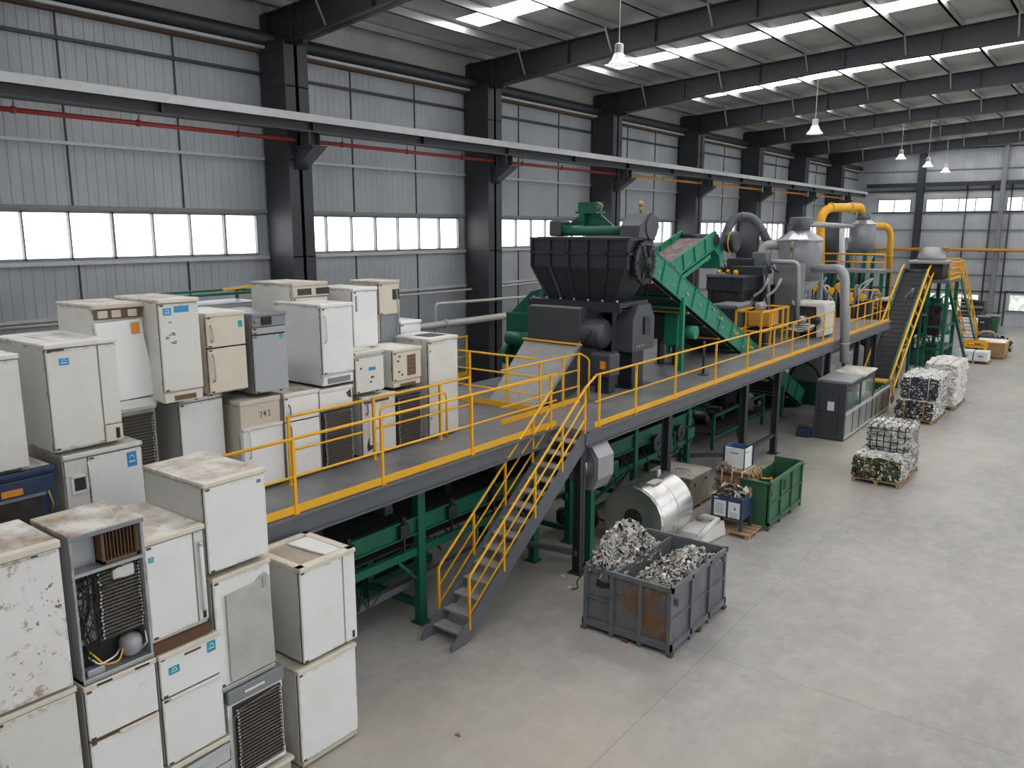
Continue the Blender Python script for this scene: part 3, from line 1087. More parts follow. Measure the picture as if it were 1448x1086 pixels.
# stack 5 by the aisle
t, W, H = fridge('plain white fridge standing lowest at the aisle end of the front row', XF + .02, 5.98, 6.95, 0, 1.41, 1.0, door='white', group=FR, doors=[(.10, 1.35)])
MB().box((-.05, .01, .03), (-.01, W - .01, .09)).build('kick_plate', M['beige'], t)
t, W, H = fridge('white fridge with a broken open lid on the aisle end stack', XF, 6.10, 7.02, 1.43, 2.77, 1.02, door='white', group=FR, toprim=True, doors=[(.03, 1.28)], doory=(0, .70), lean=0, cap=.06)
MB().box((-.04, .715, .03), (.0, W - .005, 1.28), bevel=.01).build('side_panel', M['white'], t)
MB().box((-.01, W - .09, .06), (.006, W - .055, .16)).build('slot', M['gap'], t)

# ---- storage deck, first level
XD = -10.45
Z0 = 3.02


def at(px0, px1, py, X):
    return on_x(px0, py, X).y, on_x(px1, py, X).y


# dark blue oven-like unit
t, W, H = fridge('navy blue appliance with a glass door at the left edge', XD, 3.30, 4.34, Z0, 4.12, 1.2, body='navy', door='navy', trim='navy', group=G2, doors=[(.06, 1.0)], cat='appliance')
MB().box((0, .38, .30), (.008, .86, .74)).build('glass_pane', M['coil'], t)
b = MB()
for z in (.26, .76):
    b.box((0, .30, z), (.03, .92, z + .03))
b.build('door_bar', M['greyf'], t)
MB().box((0, .42, .82), (.01, .66, .90)).build('label', M['orange'], t)
MB().tube([(.02, .95, .5), (.03, .98, .62), (.03, .94, .8)], .014, n=6).build('latch', M['brass'], t)
t, W, H = fridge('white appliance with a bright blue sticker and small window, under the big fridge', XD, 4.46, 5.47, Z0, 4.20, 1.45, door='white', doors=[(.05, 1.10)], doory=(.30, 1.01), group=G2, top='cleantop', trim='white2')
sticker(t, 0, .80, .86, .13, .20, 'sticker')
MB().box((-.05, .01, .05), (-.008, .285, 1.10)).build('side_panel', M['white2'], t)
MB().box((-.02, .10, .70), (.006, .24, .86)).build('small_window', M['coil'], t)
b = MB()
for lo, hi in (((.08, .66), (.27, .69)), ((.08, .87), (.27, .90)), ((.07, .66), (.1, .9)), ((.25, .66), (.28, .9))):
    b.box((-.02, lo[0], lo[1]), (.01, hi[0], hi[1]))
b.build('window_trim', M['white'], t)
MB().tube([(.0, .29, .75), (.03, .29, .8), (.03, .29, 1.0), (0, .29, 1.05)], .012, n=6).build('handle', M['white2'], t)
# coil back between
t, W, H = fridge('narrow coil-backed fridge standing behind the big white fridge', -11.0, 5.35, 6.02, Z0, 4.55, 1.0, body='greyf', doors=[], group=G2, trim='white2', cap=.05)
MB().box((-.05, .0, .04), (-.03, W, H - .06)).build('back_plate', M['greyf2'], t)
coil_panel(t, .0, .10, W - .06, .1, H - .14, rows=28)
y0, y1 = at(256, 318, 610, -10.75)
t, W, H = fridge('clean white fridge with a recessed lid, second level at its back left', -10.75, y0, y1, Z0, 4.58, 1.1, door='white', group=G2, top=None, cap=.05)
b = MB()
for lo, hi in (((-1.1, 0), (-1.0, W)), ((-.12, 0), (0, W)), ((-1.1, 0), (0, .09)), ((-1.1, W - .09), (0, W))):
    b.box((lo[0], lo[1], H - .05), (hi[0], hi[1], H), bevel=.008)
b.build('lid_rim', M['white2'], t)
MB().box((-1.02, .06, H - .06), (-.1, W - .06, H - .045)).build('lid_insulation', M['greyf2'], t)
# a: beige tall box with lower door
y0, y1 = at(344, 398, 630, XD)
t, W, H = fridge('beige box fridge with a lower white curved-handle door, nearest at the deck edge', XD, y0 - .02, y1, Z0, 4.46, 1.05, body='beige', door='cream', top='rusttop', trim='beige', doors=[], group=G2, cap=.06)
MB().box((-.06, 0, H - .42), (-.0, W, H - .05), bevel=.01).build('front_panel', M['beige'], t)
d = MB().box((-.05, .0, .05), (.05, W, H - .44), bevel=.02).build('door', M['white'], t)
MB().box((-.06, -.005, H - .46), (.07, W + .005, H - .41), bevel=.015).build('door_cap', M['cleantop'], t)
handle(t, .05, .09, .55, 1.0)
# scribbled marks on the box
b = MB()
for k, pts in enumerate((((0, .09), (.05, .09), (.02, 0)), ((.09, .09), (.08, .04), (.12, .04), (.12, .09), (.09, .09), (.12, 0)), ((.16, .09), (.20, .09), (.17, .05), (.20, .02), (.16, 0)))):
    b.tube([(.002, .33 + u, H - .30 + v) for u, v in pts], .006, n=5)
b.build('painted_marks', M['coil'], t)
# b
y0, y1 = at(404, 452, 610, XD)
t, W, H = fridge('white two-door fridge with rust-brown top beside the black coil panel', XD, y0, y1, Z0, 4.44, 1.1, door='white', top='rusttop', trim='white2', doors=[(.05, .95), (.97, 1.36)], group=G2)
handle(t, 0, .08, .62, .92, 'greyf')
handle(t, 0, .08, 1.05, 1.25, 'greyf')
handle(t, 0, .10, .12, .25, 'greyf')
# c: coil
y0, y1 = at(454, 500, 605, XD)
t, W, H = fridge('fridge showing a tall black coil under the bright white fridge', XD, y0, y1, Z0, 4.40, 1.1, doors=[], body='greyf2', group=G2, trim='white2', top='cleantop')
MB().box((-.05, 0, H - .36), (.0, W, H - .05), bevel=.008).build('front_panel', M['white'], t)
MB().prism([(W - .14, H - .12), (W - .04, H - .07), (W - .03, H - .22), (W - .10, H - .2)], 'x', .0, .006).build('torn_patch', M['coil'], t)
coil_panel(t, .0, .06, W - .05, .05, H - .40, rows=24)
# d
y0, y1 = at(513, 559, 600, XD)
t, W, H = fridge('battered white fridge with a dark hole at its foot behind the yellow gate', XD, y0, y1, Z0, 4.12, 1.0, door='white2', trim='white2', group=G2)
MB().box((.0, .14, .22), (.012, .42, .95), bevel=.004).build('front_plate', M['white'], t)
MB().prism([(.10, .12), (.24, .16), (.26, .34), (.13, .36), (.09, .22)], 'x', .0, .008).build('torn_patch', M['coil'], t)
handle(t, 0, .09, .78, 1.0, 'greyf')
MB().box((.0, .06, .98), (.012, .62, 1.02)).build('edge_strip', M['rustm'], t)
# e coil
y0, y1 = at(559, 597, 590, XD)
t, W, H = fridge('low dark coil-backed fridge at the deck edge under the unit with a dark window', XD, y0, y1, Z0, 4.10, 1.0, doors=[], body='greyf', top='greyf', trim='greyf', group=G2)
MB().box((.0, .12, H - .24), (.012, .40, H - .2)).build('label_strip', M['paper'], t)
coil_panel(t, .0, .06, W - .05, .06, H - .12, rows=20)
# f tall
y0, y1 = at(607, 648, 545, XD)
t, W, H = fridge('tall plain white fridge at the far right end of the deck row', XD, y0, y1, Z0, 4.97, .95, door='white2', top='cleantop', trim='white2', group=G2, body='white2')
MB().box((-.6, .25, H), (-.2, .7, H + .01)).build('lid_hole', M['coil'], t)
for z in (.06, .4, 1.7):
    MB().box((0, .03, z), (.008, .06, z + .03)).build('screw_plate', M['rustm'], t)

# ---- second level
y0, y1 = at(0, 32, 580, XD)
t, W, H = fridge('grubby white fridge cut by the left edge beside the big fridge', XD + .03, y0 - .45, y1, 4.14, 5.56, 1.3, door='white2', top='cleantop', trim='white2', group=G3)
y0, y1 = at(72, 172, 580, XD)
t, W, H = fridge('big white fridge with a small blue sticker near its upper left corner', XD, y0, y1, 4.22, 5.62, 1.5, door='white2', body='white2', top='cleantop', trim='white2', group=G3, doory=(0, (y1 - y0) * .72), doors=[(.06, 1.33)])
MB().box((-.05, W * .735, .28), (-.006, W - .005, 1.33), bevel=.01).build('side_panel', M['white2'], t)
MB().box((-.05, W * .735, .05), (-.002, W - .005, .27), bevel=.008).build('base_panel', M['trim'], t)
MB().box((-.01, W - .10, .08), (.004, W - .05, .22)).build('slot', M['gap'], t)
MB().box((-1.1, W * .25, H), (-.25, W * .75, H + .006)).build('dust_patch', M['dusttop'], t)
MB().box((0, .03, 1.31), (.012, .22, 1.335)).build('pull_slot', M['rustm'], t)
sticker(t, 0, .15, 1.13, .12, .085, 'sticker')
# leaning door fridge
y0, y1 = at(137, 206, 500, -10.85)
t, W, H = fridge('white fridge with a loose door leaning askew and a brown broken control panel', -10.85, y0 - .0, y1 + .02, 4.57, 6.02, 1.1, body='white2', doors=[], top='dusttop', trim='beige', group=G3)
MB().box((-.06, .02, H - .20), (-.02, W - .02, H - .05)).build('control_recess', M['brown'], t)
for y in (.06, .24, .46):
    MB().box((-.03, y, H - .18), (.004, y + .13, H - .08), bevel=.01).build('control_panel', M['beige'], t)
d = MB()
d.hexa([(-.02, .10, .14), (.06, .10, .14), (.06, W + .06, .16), (-.02, W + .06, .16), (-.03, -.0, H - .24), (.02, -.0, H - .24), (.02, W - .08, H - .22), (-.03, W - .08, H - .22)])
d.build('door', M['white'], t)
MB().box((-.05, .05, .0), (.05, W + .05, .13), bevel=.01).build('bottom_drawer', M['white2'], t)
MB().box((.03, W - .22, H - .42), (.036, W - .10, H - .26)).build('sticker', M['orange'], t)
MB().box((-1.0, -.012, .5), (-.4, -.002, .95)).build('side_vent', M['brown'], t)
# h
y0, y1 = at(228, 284, 490, XD)
t, W, H = fridge('tall white fridge with two blue stickers on a cream plinth, back left of the deck', XD, y0, y1, 4.60, 6.07, 1.2, door='white2', body='white2', top='dusttop', trim='trim', group=G3, plinth=.17)
sticker(t, 0, .06, 1.25, .12, .10, 'sticker')
MB().box((0, .22, 1.28), (.004, .44, 1.37)).build('sticker', M['sticker'], t)
b = MB()
rr = random.Random(9)
for k in range(9):
    y, z = .06 + rr.random() * .14, .85 + rr.random() * .32
    b.box((0, y, z), (.004, y + .02 + rr.random() * .05, z + .012))
b.build('marker_scribble', M['coil'], t)
# cream two door
y0, y1 = at(294, 349, 500, -10.5)
t, W, H = fridge('cream two-door fridge with dark curved handles beside the grey machine', -10.5, y0, y1, 4.60, 5.82, 1.0, body='cream', door='cream', trim='cream', top='cleantop', group=G3, doors=[(.05, .70), (.72, 1.17)])
handle(t, 0, .07, .22, .62, 'beige')
handle(t, 0, .07, .80, 1.05, 'beige')
MB().box((0, W - .12, .98), (.004, W - .05, 1.08)).build('sticker', M['teal'], t)
# grey
y0, y1 = at(358, 406, 490, -10.45)
t, W, H = fridge('dark grey steel appliance with a broken black control head', -10.45, y0, y1, 4.50, 5.76, 1.1, body='greyf', door='greyf2', trim='greyf', top='greyf', group=G3, doors=[(.04, .92), (.94, 1.04)], cat='appliance', cap=.04)
MB().box((-.05, .01, 1.05), (.0, W - .01, 1.21), bevel=.01).build('control_panel', M['greyf'], t)
MB().box((0, .16, 1.08), (.03, .34, 1.20), bevel=.01).build('control_hole', M['gap'], t)
MB().ball((.01, .06, 1.14), .03, n=10).build('knob', M['brass'], t)
MB().box((0, W - .14, .84), (.004, W - .07, .92)).build('sticker', M['teal'], t)
# m: tall behind
y0, y1 = at(416, 466, 470, -11.4)
t, W, H = fridge('tall white fridge with a rusty hollow top frame rising behind the bright white fridge', -11.4, y0, y1, 4.46, 6.10, 1.15, body='white2', door='white2', top='dusttop', trim='beige', group=G3, doors=[(.7, 1.38), (.05, .68)])
MB().box((-.05, 0, 1.40), (.015, W, 1.58), bevel=.008).build('front_panel', M['beige'], t)
for y in (.10, .5):
    MB().box((.0, y, 1.43), (.02, y + .3, 1.54)).build('vent_hole', M['coil'], t)
# bright
y0, y1 = at(456, 500, 490, XD)
t, W, H = fridge('bright white fridge with a long handle on a vented plinth, mid deck', XD + .0, y0, y1, 4.42, 5.80, 1.25, body='white', door='white', top='cleantop', trim='white', group=G3, plinth=.19, toplip=.01, doors=[(.22, 1.32)])
handle(t, 0, .06, .75, 1.2, 'white2')
MB().box((-.02, .1, .06), (.0, W - .1, .15)).build('vent_grille', M['greyf'], t)
# k
y0, y1 = at(500, 534, 450, -11.0)
t, W, H = fridge('plain white fridge raised behind the two small square units', -11.0, y0, y1, 4.86, 5.98, 1.0, body='white2', door='white', top='cleantop', trim='white', group=G3)
MB().box((0, .05, .7), (.005, .09, .98)).build('scratch', M['greyf'], t)
t2, W, H = fridge('white unit carrying the raised fridge, tucked behind the two small square units', -11.62, y0, y1 + .5, Z0, 4.84, .8, body='white2', door='white2', top='cleantop', group=G3)
# l
y0, y1 = at(537, 562, 440, -11.3)
t, W, H = fridge('beige unit with a small dark window, furthest at the back of the stacks', -11.3, y0, y1 + .06, 4.86, 6.05, .8, body='beige', door='cream', top='dusttop', trim='beige', group=G3, doors=[(.55, 1.13)])
MB().box((0, .34, .82), (.008, .52, 1.02)).build('small_window', M['coil'], t)
MB().box((-.05, .04, .03), (-.02, W - .02, .53)).build('mesh_panel', M['greyf'], t)
MB().tube([(.0, W - .1, .1), (.02, W - .04, .5), (.0, W - .08, 1.0)], .012, n=6).build('pipe', M['greyf2'], t)
# i
y0, y1 = at(503, 543, 520, XD)
t, W, H = fridge('small square white unit with faint blue print above the yellow gate', XD, y0, y1, 4.16, 4.93, .9, body='white2', door='white2', top='dusttop', trim='trim', group=G3, doors=[(.05, .66)], plinth=0)
MB().box((0, .30, .42), (.004, .46, .48)).build('print', M['sticker'], t)
b = MB()
for y, z in ((.34, .22), (.40, .30), (.36, .30), (.12, .48)):
    b.ball((.0, y, z), .02, n=6)
b.build('dent_marks', M['coil'], t)
# j
y0, y1 = at(556, 596, 515, XD)
t, W, H = fridge('small square white unit with a tall dark window on a beige plinth', XD, y0, y1, 4.14, 4.87, .9, body='white2', door='cream', top='cleantop', trim='cream', group=G3, plinth=.12, doors=[(.15, .67)])
MB().box((0, .36, .22), (.008, .58, .60)).build('window', M['brown'], t)
b = MB()
for z in (.3, .38, .46, .54):
    b.box((.008, .36, z), (.012, .58, z + .012))
b.build('window_bars', M['wire'], t)
b = MB()
for y, z in ((.10, .5), (.12, .3), (.2, .24), (.14, .58)):
    b.box((0, y, z), (.005, y + .05, z + .03))
b.build('marker_scribble', M['coil'], t)
# n small
y0, y1 = at(567, 593, 475, -11.5)
t, W, H = fridge('small white box on the back row beside the tall end fridge', -11.5, y0, y1 + .05, Z0, 5.2, .8, body='white2', door='white', top='cleantop', trim='white', group=G3)
# low white tops glimpsed behind the big fridge
t, W, H = fridge('dusty white freezer with an open lid behind the big fridge, at the left edge', -12.35, 4.55, 5.55, Z0, 5.36, 1.2, body='white2', door='white2', top='dusttop', group=G3)
# green frame behind the cream fridge
t = thing('storage_rack', 'thin green frame rack standing behind the cream and grey appliances', 'rack', (-13.2, 7.9, Z0))
b = MB()
for x in (0, -.9):
    for y in (0, 1.7):
        b.bar((x, y, 0), (x, y, 2.85), .05)
for z in (2.83, 1.8):
    b.bar((0, 0, z), (0, 1.7, z), .05).bar((-.9, 0, z), (-.9, 1.7, z), .05).bar((0, 0, z), (-.9, 0, z), .05).bar((0, 1.7, z), (-.9, 1.7, z), .05)
b.build('frame', M['green'], t)
MB().box((-.88, .3, 1.85), (-.02, 1.65, 2.65)).build('panel', M['teal'] if False else M['greyf2'], t)
MB().bar((.0, .8, 2.9), (0, 1.5, 2.95), .04).build('yellow_bar', M['yellow'], t)
# ================================================================ RAISED DECK, RAILS, STAIR
DZ = 3.02
t = thing('steel_platform', 'raised grey steel deck carrying the fridges, walkway and shredder', 'platform', (0, 0, 0))
XA, XB = -9.12, -8.40
b = MB()
b.box((-16.9, .5, DZ - .06), (-9.55, 5.72, DZ)).box((-16.9, 5.72, DZ - .06), (XA, 13.6, DZ))
b.build('deck_plate', M['deck'], t)
MB().box((-13.6, 13.6, DZ - .06), (XB, 25.4, DZ)).build('deck_plate', M['deck'], t)
MB().box((-9.95, 25.4, DZ - .06), (XB, 39.0, DZ)).build('deck_plate', M['deck'], t)
MB().box((-13.6, 28.9, DZ - .06), (-9.95, 39.0, DZ)).build('deck_plate', M['deck'], t)
def channel(p, a, c, zt, h=.28, f=.09, out=1):
    """steel channel along Y at x=a, y from c0 to c1"""
    x = a
    MB().box((x - .02, c[0], zt - h), (x + .012, c[1], zt)).box((x - .02, c[0], zt - .025), (x + f * out, c[1], zt)).box((x - .02, c[0], zt - h), (x + f * out, c[1], zt - h + .025)).build('edge_beam', M['deckbeam'], p)
channel(t, XA, (5.72, 13.55), DZ - .005, .32)
channel(t, XB, (13.55, 39.0), DZ - .005, .32)
MB().box((-16.9, .5, DZ - .3), (-9.55, .56, DZ - .06)).box((-9.6, .5, DZ - .3), (-9.55, 5.7, DZ - .06)).build('edge_beam', M['deckbeam'], t)
MB().box((-9.1, 13.55, DZ - .3), (XB, 13.62, DZ - .06)).build('edge_beam', M['deckbeam'], t)
b = MB()
for y in [1 + 1.6 * k for k in range(24)]:
    x1 = (XA if y < 13.5 else XB) - .05 if y > 5.7 else -9.65
    x0 = -16.8 if y < 13.5 else (-13.5 if y < 25 else -9.9)
    b.box((x0, y - .04, DZ - .26), (x1, y + .04, DZ - .07))
b.build('cross_beam', M['col'], t)
def leg(p, x, y, top=DZ - .3, w=.18, m='col', z0=0):
    b = MB().box((x - w / 2, y - w / 2, z0), (x - w / 2 + .02, y + w / 2, top)).box((x + w / 2 - .02, y - w / 2, z0), (x + w / 2, y + w / 2, top)).box((x - w / 2, y - .012, z0), (x + w / 2, y + .012, top))
    b.box((x - w * .9, y - w * .9, z0), (x + w * .9, y + w * .9, z0 + .02))
    return b.build('support_post', M[m], p)
for y in (13.5, 17.4, 22.3, 25.0, 30.3, 34.2, 37.0):
    leg(t, XB - .1, y)
for x, y in ((-12.2, 17.4), (-13.3, 22.3), (-13.3, 17.4), (-16.7, 1), (-13, 1), (-16.7, 7), (-13, 7), (-16.7, 13), (-13, 13), (-9.9, 38.6), (-13.3, 30), (-13.3, 38.6)):
    leg(t, x, y)
MB().bar((XB - .1, 22.3, .55), (-12.0, 17.4 + 1.2, .75), .1).bar((XB - .1, 22.3, .62), (XB - .1, 25, .62), .1).build('brace', M['col'], t)
MB().bar((XB - .1, 13.5, .42), (-10.6, 13.1, .45), .1).bar((-9.9, 5.0, .55), (-9.9, 13, .75), .12).build('brace', M['deckbeam'], t)


def railing(label, pts, posts, h=1.1, toe=True, mids=1, rail=.024, name='guard_railing', z=None, m='yellow', group='yellow guard railings', start=True):
    """pts: list of floor points the rail follows; posts: fractions/points"""
    o = V(pts[0])
    t = thing(name, label, 'railing', o, group=group)
    P = [V(p) - o for p in pts]
    up = V((0, 0, 1))
    for q in posts:
        q = V(q) - o
        MB().box((q.x - .022, q.y - .022, q.z), (q.x + .022, q.y + .022, q.z + h)).build('post', M[m], t)
        MB().box((q.x - .045, q.y - .045, q.z), (q.x + .045, q.y + .045, q.z + .012)).build('base_plate', M[m], t) if h > 1 else None
    MB().tube([p + up * h for p in P], rail, n=8).build('top_rail', M[m], t)
    for k in range(mids):
        MB().tube([p + up * h * (k + 1) / (mids + 1) for p in P], rail * .8, n=8).build('mid_rail', M[m], t)
    if toe:
        b = MB()
        for a, c in zip(P, P[1:]):
            b.bar(a + up * .07, c + up * .07, .012, .12)
        b.build('toe_board', M[m], t)
    return t


XRA = XA + .0
railing('yellow guard rail along the front edge of the near walkway above the green conveyor', [(XRA, 5.8, DZ), (XRA, 13.55, DZ)], [(XRA, y, DZ) for y in (6.95, 8.65, 10.85, 13.35)])
XRB = XB + .0
ys = [14.05, 15.6, 17.55, 19.9, 22.1, 24.2, 25.9, 27.5, 29.2, 30.4]
railing('long yellow guard rail along the front edge of the walkway past the shredder', [(XRB, 13.9, DZ), (XRB, 30.4, DZ)], [(XRB, y, DZ) for y in ys])
railing('yellow guard rail at the far end of the walkway beside the black incline conveyor', [(XRB, 32.2, DZ), (XRB, 38.9, DZ)], [(XRB, y, DZ) for y in (32.4, 33.5, 34.6, 35.8, 37.2, 38.7)])
XRC = -10.28
railing('short yellow rail in front of the tall black coil at the back of the walkway', [(XRC, on_x(406, 610, XRC).y, DZ), (XRC, 9.35, DZ)], [(XRC, on_x(406, 610, XRC).y + .03, DZ)], toe=False)
tg = railing('yellow gate rail with rounded inner loop in front of the fridges', [(XRC, 9.55, DZ), (XRC, 12.2, DZ)], [(XRC, 9.58, DZ), (XRC, 11.3, DZ), (XRC, 12.18, DZ)], toe=False, mids=1)
MB().tube(bend([(.03, .15, .2), (.03, .15, .92), (.03, 1.9, .92), (.03, 1.9, .02)], .12), .02, n=8).build('inner_loop', M['yellow'], tg)
railing('yellow rail crossing the deck at the foot of the steel chute', [(-14.4, 14.35, DZ), (-10.2, 14.35, DZ)], [(x, 14.35, DZ) for x in (-14.35, -13.0, -12.1, -11.0)], h=1.2, mids=2)
tr = railing('yellow rail beside the right edge of the steel chute with a bent end', [(-10.05, 12.9, DZ), (-10.05, 15.9, DZ)], [(-10.05, y, DZ) for y in (14.3, 15.2, 15.85)], h=1.15, mids=2)
MB().tube(bend([(0, 3.0, 1.15), (.1, 3.25, 1.0), (.1, 3.25, 0)], .1), .022, n=8).build('end_loop', M['yellow'], tr)
railing('yellow rail at the left of the chute behind the tall end fridge', [(-14.4, 14.4, DZ), (-14.4, 17.0, DZ)], [(-14.4, 15.6, DZ), (-14.4, 16.95, DZ)], h=1.1)

# staircase
t = thing('steel_staircase', 'steel staircase with yellow handrails climbing from the floor to the walkway', 'stairs', (-9.1, 9.62, 0))
L, Hh, Wd = 3.98, DZ, .68
n = 15
for x, nm in ((0, 'l'), (Wd, 'r')):
    b = MB()
    d = V((0, L, Hh)).normalized()
    nrm = V((0, -d.z, d.y))
    a0, a1 = V((x, -.12, 0)), V((x, L, Hh))
    b.prism([(-.18, 0), (.20, 0), (L + .05, Hh - .30), (L + .05, Hh - .01), (L - .1, Hh - .01), (-.18, .10)], 'x', x - .02, x + .012)
    b.build('stringer', M['deckbeam'], t)
for k in range(n - 1):
    z = Hh * (k + 1) / n
    y = L * (k + .35) / (n - .5)
    MB().box((.01, y, z - .035), (Wd - .02, y + .27, z)).build('tread', M['chute'], t)
for x in (-.01, Wd + .01):
    f = lambda y: Hh * y / L
    hr = MB()
    y0, y1 = .28, L + .12
    ztop = lambda y: f(y) + .98
    P = [(x, y0, f(y0) + .05), (x, y0, ztop(y0))]
    if x > 0:
        P += [(x, L - .05, ztop(L - .1)), (x, L + .35, DZ + 1.1)]
    else:
        P += [(x, L - .25, ztop(L - .25))]
    hr.tube(bend(P, .08, 4), .024, n=8)
    for o in (.64, .30):
        e = L - .02 if x > 0 else L - .3
        hr.tube([(x, y0, f(y0) + o), (x, e, f(e) + o)], .019, n=6)
    h = hr.build('handrail', M['yellow'], t)
    for y in (y0, 1.25, 2.2, 3.1, 3.9):
        if x < 0 and y > 3.5:
            continue
        MB().box((x - .02, y - .02, f(y) + .02), (x + .02, y + .02, ztop(y))).build('post', M['yellow'], h)

# octagonal housing behind the stair
c = on_y(827, 659, 13.8)
t = thing('drive_housing', 'pale grey eight-sided drive housing beside the top of the staircase', 'housing', (c.x - .02, 13.8, c.z))
poly = [(-.42, -.22), (-.22, -.50), (.20, -.50), (.34, -.24), (.34, .20), (.16, .46), (-.22, .50), (-.42, .22)]
MB().prism(poly, 'y', 0, .62).build('body', M['silver'], t)
MB().prism([(u * .8, v * .8) for u, v in poly], 'y', -.015, 0).build('face_plate', M['zinc'], t)
MB().box((-.30, -.12, -.08), (.12, -.02, .04), bevel=.02).build('bracket_arm', M['zinc'], t)
MB().tube([(.10, -.09, -.12), (.10, -.09, .12)], .03).build('hinge', M['zinc'], t)
MB().box((-.1, .2, -c.z), (.06, .36, -.45)).box((-.16, .14, -c.z), (.12, .42, -c.z + .02)).build('support_post', M['green'], t)

# long conveyor under the deck
t = thing('belt_conveyor', 'long green belt conveyor on green legs under the near walkway', 'conveyor', (-10.3, 6.0, 0))
LY = 8.2
def side_frames(p, LY, z0, z1, w, lo):
    for x in (-w, w):
        s = 1 if x > 0 else -1
        MB().box((x - .02, 0, z0), (x + .02, LY, z1)).box((x, 0, z1 - .03), (x + .07 * s, LY, z1)).box((x, 0, z0), (x + .07 * s, LY, z0 + .03)).build('side_frame', M['green'], p)
        MB().box((x - .05, 0, lo), (x + .05, LY, lo + .14)).build('lower_rail', M['green'], p)
side_frames(t, LY, 1.72, 2.05, .68, 1.32)
MB().box((-.6, 0, 1.92), (.6, LY, 1.95)).build('belt', M['belt'], t)
MB().box((-.6, 0, 1.5), (.6, LY, 1.52)).build('return_belt', M['belt'], t)
for k in range(11):
    MB().tube([(-.66, .4 + k * .75, 1.84), (.66, .4 + k * .75, 1.84)], .06, n=10).build('roller', M['charcoal'], t)
for y in (.6, 3.95, 7.45):
    for x in (-.68, .70):
        o = MB().box((x - .07, y - .09, 0), (x + .07, y + .09, 2.68)).box((x - .14, y - .14, 0), (x + .14, y + .14, .02))
        o.build('leg', M['green'], t)
    MB().box((-.68, y - .05, .28), (.68, y + .05, .40)).build('cross_bar', M['green'], t)
    MB().box((-.68, y - .04, 1.20), (.68, y + .04, 1.3)).build('cross_bar', M['green'], t)
    MB().bar((.70, y - .55, 1.32), (.70, y - .08, .85), .05).build('knee_brace', M['green'], t)
rr = random.Random(5)
for k in range(6):
    y = .9 + k * 1.25
    b = MB().box((.72, y, 1.76), (.80, y + .22, 2.0), bevel=.01).lathe([(.05, 0), (.05, .12), (.03, .15)], (.76, y + .1, 2.0), n=10)
    b.bar((.76, y + .1, 1.5), (.76, y + .1, 1.75), .04)
    b.build('bearing_block', M['charcoal'], t)
for k in range(14):
    y = rr.uniform(.2, 7.6)
    MB().tube([(rr.uniform(-.5, .7), y, 1.5), (.74, y + rr.uniform(-.3, .3), rr.uniform(.7, 1.3)), (rr.uniform(-.4, .7), y + .5, rr.uniform(.9, 1.5))], .018, n=5).build('cable', M['black'], t)
for k in range(5):
    y = .6 + 1.6 * k
    z = 2.05
    b = MB().lathe([(.11, -.2), (.13, -.15), (.13, .15), (.11, .2)], (-.1, y, z + .12), n=14, axis='x').box((-.25, y - .1, z - .1), (.1, y + .1, z + .02))
    b.build('motor', M['charcoal'] if k % 2 else M['duct'], t)

t = thing('sorting_conveyor', 'green conveyor with frame legs under the shredder walkway, right of the staircase', 'conveyor', (-10.2, 14.6, 0))
side_frames(t, 6.6, 1.55, 1.95, .6, 1.05)
MB().box((-.55, 0, 1.82), (.55, 6.6, 1.86)).build('belt', M['belt'], t)
for y in (.2, 3.2, 6.3):
    for x in (-.6, .62):
        MB().box((x - .07, y - .08, 0), (x + .07, y + .08, 2.68)).box((x - .14, y - .14, 0), (x + .14, y + .14, .02)).build('leg', M['green'], t)
    MB().box((-.6, y - .04, .25), (.6, y + .04, .36)).build('cross_bar', M['green'], t)
MB().box((.57, .2, .42), (.67, 6.3, .52)).box((-.66, .2, .42), (-.56, 6.3, .52)).build('floor_rail', M['green'], t)
MB().bar((.62, .3, .5), (.62, 2.9, 1.05), .06).bar((.62, 3.5, .5), (.62, 6.0, 1.05), .06).build('knee_brace', M['green'], t)
for k in range(7):
    MB().tube([(-.58, .5 + k * .95, 1.72), (.58, .5 + k * .95, 1.72)], .06, n=10).build('roller', M['charcoal'], t)
for y in (1.3, 4.2, 5.6):
    MB().lathe([(.2, -.05), (.24, -.03), (.24, .03), (.2, .05)], (.75, y, 1.5), n=18, axis='x').lathe([(.05, -.08), (.05, .08)], (.75, y, 1.5), n=10, axis='x').build('drive_wheel', M['charcoal'], t)
    MB().box((.66, y + .3, 1.25), (.84, y + .75, 1.55), bevel=.03).build('motor', M['green'], t)
for k in range(12):
    y = rr.uniform(.3, 6)
    MB().tube([(.5, y, 1.6), (.78, y + rr.uniform(-.2, .3), rr.uniform(.6, 1.2)), (rr.uniform(0, .6), y + .4, rr.uniform(.2, 1.0))], .016, n=5).build('cable', M['black'], t)
# round bulge of a drum and its chute under the deck
t = thing('discharge_chute', 'curved green discharge chute under the walkway between grey posts', 'chute', (-10.7, 20.9, 0))
MB().prism([(0, .5), (.9, .5), (1.1, 1.5), (.7, 2.3), (.2, 2.65), (-.2, 2.65), (.15, 1.9), (.2, 1.2)], 'x', -.6, .5).build('body', M['green'], t)
for x in (-.55, .5):
    MB().box((x - .06, .9, 0), (x + .06, 1.02, 2.6)).box((x - .12, .84, 0), (x + .12, 1.08, .02)).build('leg', M['green'], t)
# ================================================================ SHREDDER
SX, SY = -11.2, 17.5
t = thing('shredder', 'huge charcoal shredder with a flared ribbed hopper on the deck', 'shredder', (SX, SY, DZ))
def loc(x, y, z):
    return (x - SX, y - SY, z - DZ)
